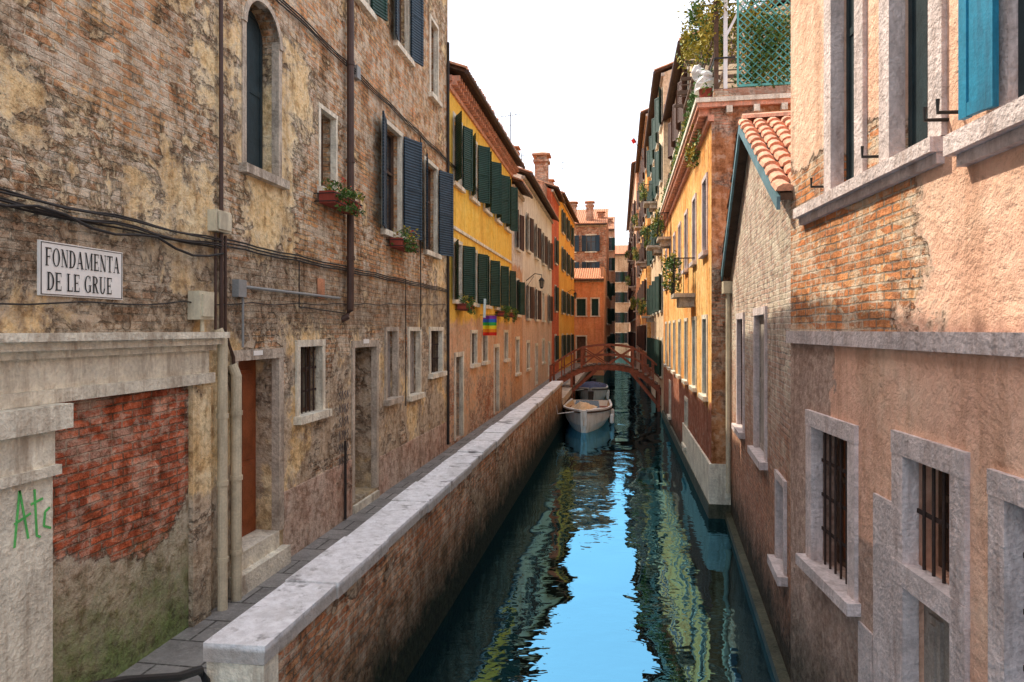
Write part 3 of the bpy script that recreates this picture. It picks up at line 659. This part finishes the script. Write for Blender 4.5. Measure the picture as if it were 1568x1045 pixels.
building('brick_house', F7, -.5, 15.8, m['far_r2'], [dict(r=(u,u+.8,z,z+1.5), sh=25) for u in (1.0,2.4) for z in (2,5,8,11,13.4)], back=14)
F8 = Frame((-2.0,102),(3.5,102),1)
building('plaster_house', F8, -.5, 15.0, m['far_r'], [dict(r=(u,u+.8,z,z+1.5), sh=25) for u in (1.2,2.6,4) for z in (2,5,8,11)], back=10)

# ------------------------------------------------------------------ pink house (right, nearest); its wall opens slightly away from the canal
FP = Frame((2.425,-1),(1.78,7.6),-1); kq = FP.L/8.6
def V(y0, y1, z0, z1, **k): return dict(r=((y0+1)*kq, (y1+1)*kq, z0, z1), **k)
def U(y): return (y+1)*kq
SP = m['stone_p']
wins = [
 V(5.9,6.42,5.21,7.9, closed=m['sh_dark'], fr=SP, ft=.15, pr=.035, sill=False, dp=.2),
 V(4.76,5.32,5.21,7.9, closed=m['sh_dark'], fr=SP, ft=.15, pr=.035, sill=False, dp=.2),
 V(3.1,4.02,5.16,7.9, fr=SP, ft=.06, pr=.01, sill=False, dp=.14, closed=m['sh_dark']),
 V(6.05,6.92,1.78,3.08, bars=True, fr=SP, ft=.14, dp=.26, pane=m['door']),
 V(4.52,5.13,2.36,3.13, bars=True, fr=SP, ft=.15, sill=False, dp=.26, pane=m['door']),
 V(4.52,5.13,.7,2.22, door=m['door_g'], fr=SP, ft=.15, sill=False, dp=.12),
 V(3.1,4.02,.7,3.1, fr=SP, ft=.13, bars=True, sill=False, dp=.26, pane=m['door']),
]
g = building('pink_house', FP, -.8, 8.6, m['pink'], wins, back=9)
P = g.p('stone_band', SP); P.fbox(FP, 0, FP.L, -.05, .05, 3.86, 3.985)
P = g.p('window_ledges', SP); P.fbox(FP, U(4.62), U(7.22), -.05, .1, 5.11, 5.205); P.fbox(FP, U(2.6), U(4.43), -.05, .12, 5.03, 5.15)
P.fbox(FP, U(4.64), U(7.2), -.05, .05, 5.04, 5.109); P.fbox(FP, U(2.6), U(4.4), -.05, .06, 4.96, 5.029)
P = g.p('quoin_blocks', SP)
P.fbox(FP, U(5.62), U(5.88), -.05, .016, .2, 1.65); P.fbox(FP, U(5.30), U(5.6), -.05, .02, .2, 2.75)
# turquoise shutter on nearest window
leaf_sh(g.p('turquoise_shutter', m['sh_teal']), FP, U(4.03), .24, 5.2, 7.9, 10, 1)
I = g.p('shutter_stays', m['black'])
for y in (6.58, 5.5, 4.6, 4.45): I.tube([FP.pt(U(y),0,5.30),FP.pt(U(y),.14,5.30),FP.pt(U(y),.14,5.38)], .012, 6)

# ------------------------------------------------------------------ gabled brick house (right)
FG = Frame((1.83,7.64),(2.3,14.98),-1); L = FG.L
g = Group('gabled_brick_house'); Wl = g.p('walls', m['greybrick'])
wins = [dict(r=(2.1,3.2,2.2,4.22), fr=m['stone_p'], ft=.1, closed=m['door_g'], dp=.15), dict(r=(4.8,5.8,2.2,4.2), fr=m['stone_p'], ft=.1, closed=m['sh_brown'], dp=.15),
        dict(r=(.55,1.1,1.2,2.2), fr=m['stone_p'], ft=.08, bars=True, dp=.15)]
ze0, ze1, zp, up = 5.42, 5.12, 7.24, 3.72
facade(Wl, FG, 0, L, -.8, 5.1, [(*w['r'], w['dp']) for w in wins], .15)
Wl.poly([FG.pt(0,0,5.1),FG.pt(L,0,5.1),FG.pt(L,0,ze1),FG.pt(up,0,zp),FG.pt(0,0,ze0)])
for u in (0, L): Wl.poly([FG.pt(u,0,-.8),FG.pt(u,-7,-.8),FG.pt(u,-7,5.3),FG.pt(u,0,5.3)])
for w in wins: window(g, FG, w)
D = g.p('roof_deck', m['wood_d']); T = g.p('roof_tiles', m['tile_p']); Fl = g.p('rake_flashing', m['flash'])
for (ua, za, ub, zb) in ((-.12, ze0-.06, up, zp), (L+.1, ze1-.05, up, zp)):
    D.hexa([FG.pt(ua,.16,za),FG.pt(ub,.16,zb),FG.pt(ub,-7,zb),FG.pt(ua,-7,za),FG.pt(ua,.16,za+.07),FG.pt(ub,.16,zb+.07),FG.pt(ub,-7,zb+.07),FG.pt(ua,-7,za+.07)])
    Fl.hexa([FG.pt(ua,.20,za-.1),FG.pt(ub,.20,zb-.1),FG.pt(ub,.163,zb-.1),FG.pt(ua,.163,za-.1),FG.pt(ua,.20,za+.04),FG.pt(ub,.20,zb+.04),FG.pt(ub,.163,zb+.04),FG.pt(ua,.163,za+.04)])
    n = 12
    for c in range(26):
        nn = .12-c*.21
        for i in range(n):
            t0, t1 = i/n, (i+1.12)/n
            a = FG.pt(ua+(ub-ua)*t0, nn+R(-.014,.014), za+(zb-za)*t0+.09+R(0,.012)); b = FG.pt(ua+(ub-ua)*t1, nn+R(-.014,.014), za+(zb-za)*t1+.07)
            T.halftile(a, b, .1, .08, (0,0,1))
T.halftile(FG.pt(up,.15,zp+.1), FG.pt(up,-7,zp+.1), .13, .13, (0,0,1))
g = Group('drain_pipe'); P = g.p('pipe', m['pipe']); P.tube([FG.pt(L-.25,.07,5.0),FG.pt(L-.25,.07,.6)], .05, 10); P.box(2.1,2.32,14.6,14.85,4.75,5.0)
# stone footing along the canal
g = Group('canal_footing'); P = g.p('footing', m['foot']); 
P.fbox(FG, 0, L, -.05, .12, -.8, .14); P.fbox(FP, 0, FP.L, -.05, .06, -.8, .2)

# ------------------------------------------------------------------ orange ochre house (right)
FO = Frame((1.91,15.0),(1.95,32),-1); wins = []
for i in range(7):
    u = .7+i*2.3
    wins.append(dict(r=(u,u+.75,5.75,7.4), fr=m['stone_p'], ft=.09, closed=m['sh_brown'], dp=.14))
    wins.append(dict(r=(u,u+.75,2.5,4.25), fr=m['stone'], ft=.09, closed=m['sh_dark'], dp=.14))
    if i in (2,5): wins.append(dict(r=(u,u+.7,.6,1.9), fr=m['stone'], bars=True))
g = building('orange_ochre_house', FO, -.8, 8.7, m['ochre_r'], wins, back=8, side=m['brown_r'], roof=False)
P = g.p('eave_cornice', m['tile_p']); u = .05
P.fbox(FO, -.06, FO.L, -.05, .08, 8.42, 8.55)
while u < FO.L-.2: P.fbox(FO, u, u+.1, -.04, .25, 8.56, 8.70); u += .26
P.fbox(FO, -.1, FO.L, -8, .3, 8.705, 8.80)
g.p('roof_edge', m['stone']).fbox(FO, -.14, FO.L, -8, .34, 8.803, 8.9)
g.p('parapet_brick', m['chim']).fbox(FO, -.02, .22, -7.6, -.05, 8.902, 9.1)
P = g.p('corner_quoins', m['stone']); P.fbox(FO, -.05, 6.5, -.4, .05, .3, 1.15)
g.p('footing', m['foot']).fbox(FO, -.06, FO.L, -.4, .07, -.8, .298)
for k in range(7):   # gable-wall brackets under the terrace
    g.p('brackets', m['stone']).box(2.2+k*.55, 2.32+k*.55, 14.84, 15.02, 8.56, 8.70)

# terrace on its roof
g = Group('roof_terrace')
Wd = g.p('timber_posts', m['wood_d']); Wh = g.p('white_posts', m['white']); La = g.p('lattice', m['lattice']); Ra = g.p('railing', m['black'])
x0, x1, y0, y1, zb, zt = 1.98, 3.75, 15.05, 22.5, 8.9, 11.1
for x in (2.02, 3.7):
    for y in (15.1, 17.5, 20, 22.4): Wd.box(x-.045,x+.045,y-.045,y+.045,zb,zt)
for y in (15.12, 16.4, 17.6, 18.8, 20, 21.2, 22.4): Wd.beam((1.7,y,zt+.05),(3.95,y,zt+.05),.06,.09)
for x in (2.02, 3.7, 2.8): Wd.beam((x,14.8,zt-.04),(x,22.7,zt-.04),.07,.09)
for k in range(14): Wd.beam((1.75,15.2+k*.5,zt+.12),(3.9,15.2+k*.5,zt+.12),.03,.03)
Wh.box(2.16,2.24,15.0,15.07,zb,zt-.1); Wh.beam((2.2,15.03,10.2),(2.6,15.03,11.0),.05,.05)
def lat(xa, xb, y, za, zb_, s=.16):
    w, h = xb-xa, zb_-za; n = int((w+h)/s)
    for k in range(1, n):
        c = k*s
        a = (xa+max(0,c-h), za+min(c,h)); b = (xa+min(c,w), za+max(0,c-w)); La.beam((a[0],y,a[1]),(b[0],y,b[1]),.012,.022)
        a2 = (xa+max(0,c-h), zb_-min(c,h)); b2 = (xa+min(c,w), zb_-max(0,c-w)); La.beam((a2[0],y+.014,a2[1]),(b2[0],y+.014,b2[1]),.012,.022)
    for z in (za, zb_): La.beam((xa,y,z),(xb,y,z),.03,.05)
    for x in (xa, xb): La.box(x-.02,x+.02,y-.015,y+.015,za,zb_)
lat(2.45,3.65,15.0,9.15,11.0)
for k in range(50): y = 15.1+k*.34; Ra.tube([(1.98,y,8.9),(1.98,y,9.75)], .01, 5) if y < 31.5 else None
Ra.beam((1.98,15,9.76),(1.98,31.6,9.76),.03,.03); Ra.beam((1.98,15,9.76),(2.4,15,9.76),.03,.03)
for k in range(4): Wd.beam((1.98,15.2,9.5+k*.4),(1.98,19,9.5+k*.4),.03,.08)
g = Group('terrace_plants'); 
g.p('foliage', m['leaf']).leaves((3.1,15.4,10.0),(.72,.35,1.0), 2800, .05, 34)
g.p('dry_leaves', m['leaf_y']).leaves((3.0,15.32,10.1),(.75,.35,1.0), 1900, .05, 28)
g.p('foliage', m['leaf']).leaves((3.2,14.92,9.9),(.6,.1,.8), 500, .045, 14)
g.p('foliage', m['leaf']).leaves((2.0,16.0,10.7),(.55,1.5,.55), 1500, .05, 26)
g.p('dry_leaves', m['leaf_y']).leaves((1.95,15.9,10.7),(.6,1.4,.6), 2000, .05, 28)
g.p('foliage', m['leaf']).leaves((1.86,19.5,9.25),(.24,4.3,.55), 2600, .05, 40)
g.p('dry_leaves', m['leaf_y']).leaves((1.85,20.5,9.25),(.24,4.5,.55), 1400, .05, 26)
g.p('foliage', m['leaf']).leaves((1.78,16.8,8.7),(.16,1.6,.55), 1100, .045, 20)
g.p('dry_leaves', m['leaf_y']).leaves((1.76,17.2,8.6),(.16,1.6,.5), 500, .045, 14)
g.p('foliage', m['leaf']).leaves((1.9,27,9.2),(.25,4,.5), 1200, .06, 24)
g.p('stems', m['wood_d']).tube([(3.1,15.4,8.95),(3.05,15.4,9.6),(3.2,15.4,10.4)], [.03,.02,.01], 6)
g.p('stems', m['wood_d']).tube([(2.1,16.6,8.95),(2.15,16.7,9.8),(2.05,16.6,10.7)], [.03,.02,.01], 6)
g = Group('plastic_wrapped_plant'); P = g.p('wrap', m['white'])
rings = []
for k in range(10):
    t = k/9; rr = .24*math.sin(math.pi*min(1,.15+t*.8))**.5*(1.15-.5*t)
    rings.append([(1.78+.12*math.sin(t*5)+rr*(1+R(-.28,.28))*math.cos(a), 15.5+rr*1.3*(1+R(-.2,.2))*math.sin(a), 9.25+.55*t+R(-.03,.03)) for a in [2*math.pi*j/12 for j in range(12)]])
for k in range(9):
    for j in range(12): P.poly([rings[k][j],rings[k][(j+1)%12],rings[k+1][(j+1)%12],rings[k+1][j]])
P.poly(rings[9]); P.poly(rings[0]); g.p('pot', m['pot']).tube([(1.85,15.5,8.9),(1.85,15.5,9.3)], [.11,.15], 12)

# attic house behind the terrace and tall houses beyond
FA = Frame((2.35,23.5),(2.35,33),-1)
building('attic_house', FA, 8.8, 13.6, m['far_r'], [dict(r=(u,u+.9,z,z+1.5), sh=25, shm=m['sh_brown']) for u in (1,3.5,6,8) for z in (9.4,11.6)], back=6)
FB = Frame((1.95,32.05),(1.95,45),-1)
building('beige_house', FB, -.8, 15.8, m['far_r'], [dict(r=(u,u+.9,z,z+1.7), sh=(15,30), shm=m['sh_green']) for u in (.8,4.0,7.4,10.6) for z in (1.8,4.9,8,11,13.6)], back=9)
FC = Frame((1.72,45.05),(1.72,62),-1)
building('ochre_house', FC, -.8, 18, m['ochre_r'], [dict(r=(u,u+.9,z,z+1.7), sh=(15,30), shm=m['sh_brown']) for u in (.8,4.2,8,11.8,15.2) for z in (2.6,5.6,8.6,11.6,14.6)], back=9)
FD = Frame((1.4,62.05),(1.3,104),-1)
building('rose_house', FD, -.8, 18.8, m['far_r2'], [dict(r=(u,u+.9,z,z+1.7), sh=(15,30), shm=m['sh_brown']) for u in range(1,40,4) for z in (2,5,8,11,14)], back=9)
def balcony(x, y, z, w=1.5, d=.7):
    g = Group('balcony'); g.p('slab', m['stone_g']).box(x-d,x,y,y+w,z-.1,z)
    B = g.p('railing', m['black'])
    for k in range(int(w/.12)+1): B.box(x-d+.01,x-d+.025,y+k*.12,y+k*.12+.015,z,z+.9)
    for k in range(6): B.box(x-d+k*.12,x-d+k*.12+.015,y+.01,y+.025,z,z+.9)
    B.box(x-d,x-d+.035,y,y+w,z+.9,z+.93); B.box(x-d+.036,x,y,y+.03,z+.9,z+.93)
    g.p('brackets', m['stone_g']).box(x-.4,x,y+.15,y+.3,z-.35,z-.1); g.p('brackets', m['stone_g']).box(x-.4,x,y+w-.3,y+w-.15,z-.35,z-.1)
    g.p('foliage', m['leaf']).leaves((x-d,y+w/2,z+.6),(.26,w*.6,.5), 520, .05, 12); g.p('dry_leaves', m['leaf_y']).leaves((x-d,y+w/2,z+.6),(.26,w*.6,.5), 260, .045, 10)
balcony(1.93,18.3,4.95,1.2,.55); balcony(1.95,33,8.0); balcony(1.95,37.4,10.9); balcony(1.72,46,8.5,1.6,.7); balcony(1.72,50.5,11.5,1.6,.7); balcony(1.4,64,8); balcony(1.4,70,11); balcony(1.95,41,4.8); balcony(1.72,55,5.5); balcony(1.93,27,7.6,1.2,.5)
g = Group('awning'); P = g.p('canvas', m['sh_green']); P.hexa([(1.0,35,8.9),(1.95,35,9.6),(1.95,37,9.6),(1.0,37,8.9),(1.0,35,8.93),(1.95,35,9.63),(1.95,37,9.63),(1.0,37,8.93)])

# ------------------------------------------------------------------ chimneys, antennas
def chimney(x, y, z, h, w=.55):
    g = Group('chimney'); P = g.p('stack', m['chim']); P.box(x-w/2,x+w/2,y-w/2,y+w/2,z,z+h*.72,.004)
    P.box(x-w*.62,x+w*.62,y-w*.62,y+w*.62,z+h*.72,z+h*.78); P.box(x-w*.42,x+w*.42,y-w*.42,y+w*.42,z+h*.78,z+h*.88)
    C = g.p('cap', m['tile']); C.box(x-w*.7,x+w*.7,y-w*.7,y+w*.7,z+h*.88,z+h*.92)
    a = [(x-w*.7,y-w*.7),(x+w*.7,y-w*.7),(x+w*.7,y+w*.7),(x-w*.7,y+w*.7)]
    for k in range(4): C.poly([(*a[k],z+h*.92),(*a[(k+1)%4],z+h*.92),(x,y,z+h)])
chimney(-4.9,42.8,12.6,2.6,.8); chimney(-5.2,33,11.6,1.4,.5); chimney(-5.2,50,13.4,1.7,.6); chimney(-4.6,66,14.6,1.8,.8); chimney(-3.0,68,14.6,2.2,.7); chimney(-1.9,69,14.3,1.6,.6); chimney(-2.4,84,16,2,.8); chimney(-1.4,85,16,1.8,.7)
chimney(3.0,38,16.4,1.6,.6)
g = Group('brick_chimney_block'); g.p('block', m['chim']).box(-5.6,-4.5,40.4,42.0,10.9,12.8)
def antenna(x, y, z, h):
    g = Group('tv_antenna'); P = g.p('mast', m['iron']); P.tube([(x,y,z),(x,y,z+h)], .02, 6); P.tube([(x-.5,y,z+h-.2),(x+.5,y,z+h-.1)], .012, 5)
    for k in range(6): P.tube([(x-.4+k*.16,y-.22,z+h-.18+k*.016),(x-.4+k*.16,y+.22,z+h-.18+k*.016)], .008, 5)
    P.tube([(x-.3,y,z+h-.6),(x+.3,y,z+h-.6)], .01, 5)
antenna(-5.0,31,11.4,2.6); antenna(-4.6,55,14.2,3.4); antenna(2.3,44,17,2.4); antenna(1.9,62.5,19.2,2.4); antenna(-5.2,36,12,1.4)
g = Group('small_flag'); g.p('pole', m['iron']).tube([(1.5,47,15.5),(.9,47,17.0)], .02, 6); g.p('cloth', m['f1']).poly([(.9,47,17.0),(1.1,47,16.7),(.85,47.1,16.6),(.7,47.1,16.85)])

# ------------------------------------------------------------------ wall lanterns
def lantern(x, y, z):
    g = Group('street_lamp'); P = g.p('bracket', m['black'])
    P.tube([(-4.2,y,z+.1),(x-.3,y,z+.42),(x,y,z+.36),(x,y,z+.22)], .02, 6); P.tube([(-4.2,y,z-.2),(x-.35,y,z+.3)], .012, 6)
    P.tube([(x,y,z+.24),(x,y,z+.12),(x,y,z+.09)], [.03,.14,.15], 6); P.tube([(x,y,z-.26),(x,y,z-.2)], [.05,.08], 6)
    for k in range(6):
        a = math.pi*k/3; P.beam((x+.13*math.cos(a),y+.13*math.sin(a),z+.09),(x+.08*math.cos(a),y+.08*math.sin(a),z-.2),.012,.012)
    g.p('glass', m['curtain']).tube([(x,y,z-.2),(x,y,z+.09)], [.07,.12], 6)
lantern(-3.5,30.5,6.1); lantern(-3.4,52,6.6)

# ------------------------------------------------------------------ wooden footbridge
g = Group('wooden_footbridge'); P = g.p('beams', m['wood']); D = g.p('deck', m['wood_d']); Rl = g.p('railings', m['wood'])
path = [(-3.45,1.12),(-2.9,1.5),(-2.4,1.82),(-1.9,2.04),(-1.2,2.15),(-.65,2.18),(0,2.15),(.6,2.03),(1.1,1.74),(1.6,1.35),(2.05,.92)]
for y in (34.0, 35.7):
    for a, b in zip(path[:-1], path[1:]):
        P.beam((a[0],y,a[1]-.05),(b[0],y,b[1]-.05),.1,.26)
        Rl.beam((a[0],y,a[1]+1.06),(b[0],y,b[1]+1.06),.09,.08); Rl.beam((a[0],y,a[1]+.56),(b[0],y,b[1]+.56),.05,.06)
    for i in (0,3,7,10): x, z = path[i]; Rl.box(x-.055,x+.055,y-.058,y+.058,z-.2,z+1.1)
    for i in (1,2,8,9): x, z = path[i]; Rl.box(x-.03,x+.03,y-.03,y+.03,z,z+1.04)
    Rl.beam((-1.9,y-.01,2.2),(-.65,y-.01,3.15),.04,.06); Rl.beam((-1.9,y+.02,3.05),(-.65,y+.02,2.25),.04,.06)
    Rl.beam((-.65,y-.01,2.25),(.6,y-.01,3.05),.04,.06); Rl.beam((-.65,y+.02,3.2),(.6,y+.02,2.2),.04,.06)
    P.beam((-2.4,y,.9),(-1.2,y,1.98),.12,.14); P.beam((1.9,y,.2),(.5,y,1.92),.12,.14); P.box(-2.46,-2.34,y-.07,y+.07,-.5,1.7); P.box(1.78,1.9,y-.07,y+.07,-.5,1.3)
for a, b in zip(path[:-1], path[1:]):
    n = max(1, int((b[0]-a[0])/.19))
    for k in range(n):
        t = (k+.5)/n; x, z = a[0]+(b[0]-a[0])*t, a[1]+(b[1]-a[1])*t
        D.box(x-.085,x+.085,33.92,35.78,z+.08,z+.125)

# ------------------------------------------------------------------ boats
def boat(cx, y0, Lb, wid, cover, name):
    g = Group(name); H = g.p('hull', m['hull']); In = g.p('interior', m['tarp']); Rm = g.p('gunwale', m['white'])
    n = 12; secs = []
    for i in range(n+1):
        t = i/n; w = wid/2*(min(1,(math.sin(min(1,(t+.02)*1.9)*math.pi/2)))**.75)*(1-.12*max(0,t-.6)/.4)
        zg = .66+.2*(1-t)**2; y = y0+Lb*t
        secs.append([(cx-w,y,zg),(cx-w*.93,y+.04,.3),(cx-w*.7,y+.12*(1-t),-.05),(cx,y+.18*(1-t),-.2),(cx+w*.7,y+.12*(1-t),-.05),(cx+w*.93,y+.04,.3),(cx+w,y,zg)])
    for a, b in zip(secs[:-1], secs[1:]):
        for k in range(6): H.poly([a[k],a[k+1],b[k+1],b[k]])
        for k in (0,6): Rm.beam(Vector(a[k])+Vector((0,0,.02)),Vector(b[k])+Vector((0,0,.02)),.09,.06)
        sg = g.p('rubbing_strake', m['wood_d'])
        for k, s in ((0,-1),(6,1)): sg.beam(Vector(a[k])+Vector((s*.01,0,-.06)),Vector(b[k])+Vector((s*.01,0,-.06)),.04,.05)
        In.poly([(a[1][0]+.06,a[1][1],.28),(a[5][0]-.06,a[5][1],.28),(b[5][0]-.06,b[5][1],.28),(b[1][0]+.06,b[1][1],.28)])
        for k, s in ((0,1),(6,-1)):
            In.poly([(a[k][0]+s*.06,a[k][1],a[k][2]),(b[k][0]+s*.06,b[k][1],b[k][2]),(b[k][0]+s*.14,b[k][1],.28),(a[k][0]+s*.14,a[k][1],.28)])
    H.poly(secs[-1]); H.poly(secs[0])
    Dk = g.p('foredeck', m['hull'])
    for a, b in zip(secs[:4], secs[1:5]): Dk.poly([Vector(a[0])+Vector((0,0,.01)),Vector(a[6])+Vector((0,0,.01)),Vector(b[6])+Vector((0,0,.01)),Vector(b[0])+Vector((0,0,.01))])
    for t in (.5,.72): g.p('seats', m['wood']).box(cx-wid*.42,cx+wid*.42,y0+Lb*t,y0+Lb*t+.3,.5,.54)
    g.p('windscreen', m['glass']).hexa([(cx-.55,y0+Lb*.40,.66),(cx+.55,y0+Lb*.40,.66),(cx+.5,y0+Lb*.43,.66),(cx-.5,y0+Lb*.43,.66),(cx-.48,y0+Lb*.46,.98),(cx+.48,y0+Lb*.46,.98),(cx+.45,y0+Lb*.47,.98),(cx-.45,y0+Lb*.47,.98)])
    M_ = g.p('outboard_motor', m['black']); M_.box(cx-.14,cx+.14,y0+Lb+.02,y0+Lb+.4,.65,1.05,.02); M_.box(cx-.05,cx+.05,y0+Lb+.08,y0+Lb+.25,-.3,.65)
    C = g.p('cover', cover); C.smooth = True; k, q_ = 9, 8; t0, t1 = (.08,.42) if cover == m['tarp'] else (.02,.95)
    pts = [[None]*(q_+1) for _ in range(k+1)]
    for i in range(k+1):
        t = t0+(t1-t0)*i/k; j0 = min(n-1,int(t*n)); w = abs(secs[j0][6][0]-cx)*(.6 if cover == m['tarp'] else 1.03)
        for j in range(q_+1):
            s = -1+2*j/q_; z = .72+(.32*(1-s*s))*(math.sin(math.pi*min(1,max(0,.1+.8*i/k))))+R(-.04,.04)
            pts[i][j] = (cx-(.12 if cover == m['tarp'] else 0)+w*s, y0+Lb*t, z)
    for i in range(k):
        for j in range(q_): C.poly([pts[i][j],pts[i][j+1],pts[i+1][j+1],pts[i+1][j]])
    g.p('mooring_rope', m['white']).tube([(cx-wid*.2,y0+.2,.8),(cx-wid*.5,y0-.1,.75),(-2.4,y0-.5,1.1)], .015, 5)
    F_ = g.p('fenders', m['white'])
    for t in (.3,.6): F_.tube([(cx+wid/2+.05,y0+Lb*t,.15),(cx+wid/2+.05,y0+Lb*t,.2),(cx+wid/2+.05,y0+Lb*t,.5),(cx+wid/2+.05,y0+Lb*t,.55)], [.03,.08,.08,.03], 8)
boat(-1.40, 26.4, 6.2, 2.0, m['tarp'], 'motor_boat')
boat(-1.6, 36.5, 5.0, 1.7, m['tarp_b'], 'covered_boat')

for g in GROUPS: g.finish()

# ------------------------------------------------------------------ light and camera
az, el = math.radians(62), math.radians(52)
sd = Vector((-math.sin(az)*math.cos(el), math.cos(az)*math.cos(el), math.sin(el)))
s = bpy.data.lights.new('sun', 'SUN'); s.energy = 5.0; s.angle = math.radians(.5); s.color = (1,.90,.72)
so = bpy.data.objects.new('sun', s); sc.collection.objects.link(so); so.rotation_euler = sd.to_track_quat('Z','Y').to_euler(); so.location = (0,0,40)
w = bpy.data.worlds.new('World'); sc.world = w; w.use_nodes = True
t = w.node_tree; t.nodes.clear(); o_ = t.nodes.new('ShaderNodeOutputWorld'); b = t.nodes.new('ShaderNodeBackground'); k = t.nodes.new('ShaderNodeTexSky')
k.sky_type = 'NISHITA'; k.sun_disc = False; k.sun_elevation = el; k.sun_rotation = -az % (2*math.pi); k.air_density = 1.0; k.dust_density = 4.0; k.ozone_density = .6
hz = t.nodes.new('ShaderNodeMix'); hz.data_type = 'RGBA'; hz.blend_type = 'ADD'; hz.inputs[0].default_value = 1.0
t.links.new(k.outputs[0], hz.inputs[6]); hz.inputs[7].default_value = (7.2,7.3,7.5,1)   # even brightness added to the sky to lift the fill light
b.inputs[1].default_value = .15; t.links.new(hz.outputs[2], b.inputs[0]); t.links.new(b.outputs[0], o_.inputs[0])
cam = bpy.data.cameras.new('camera'); co = bpy.data.objects.new('camera', cam); sc.collection.objects.link(co)
co.location = (0,0,4); co.rotation_euler = (math.radians(90), 0, math.radians(9.03)); cam.lens = 24; cam.sensor_width = 36; cam.shift_y = -.0112
cam.clip_start = .05; cam.clip_end = 5000; sc.camera = co
sc.view_settings.view_transform = 'Standard'; sc.view_settings.look = 'None'; sc.view_settings.exposure = 0
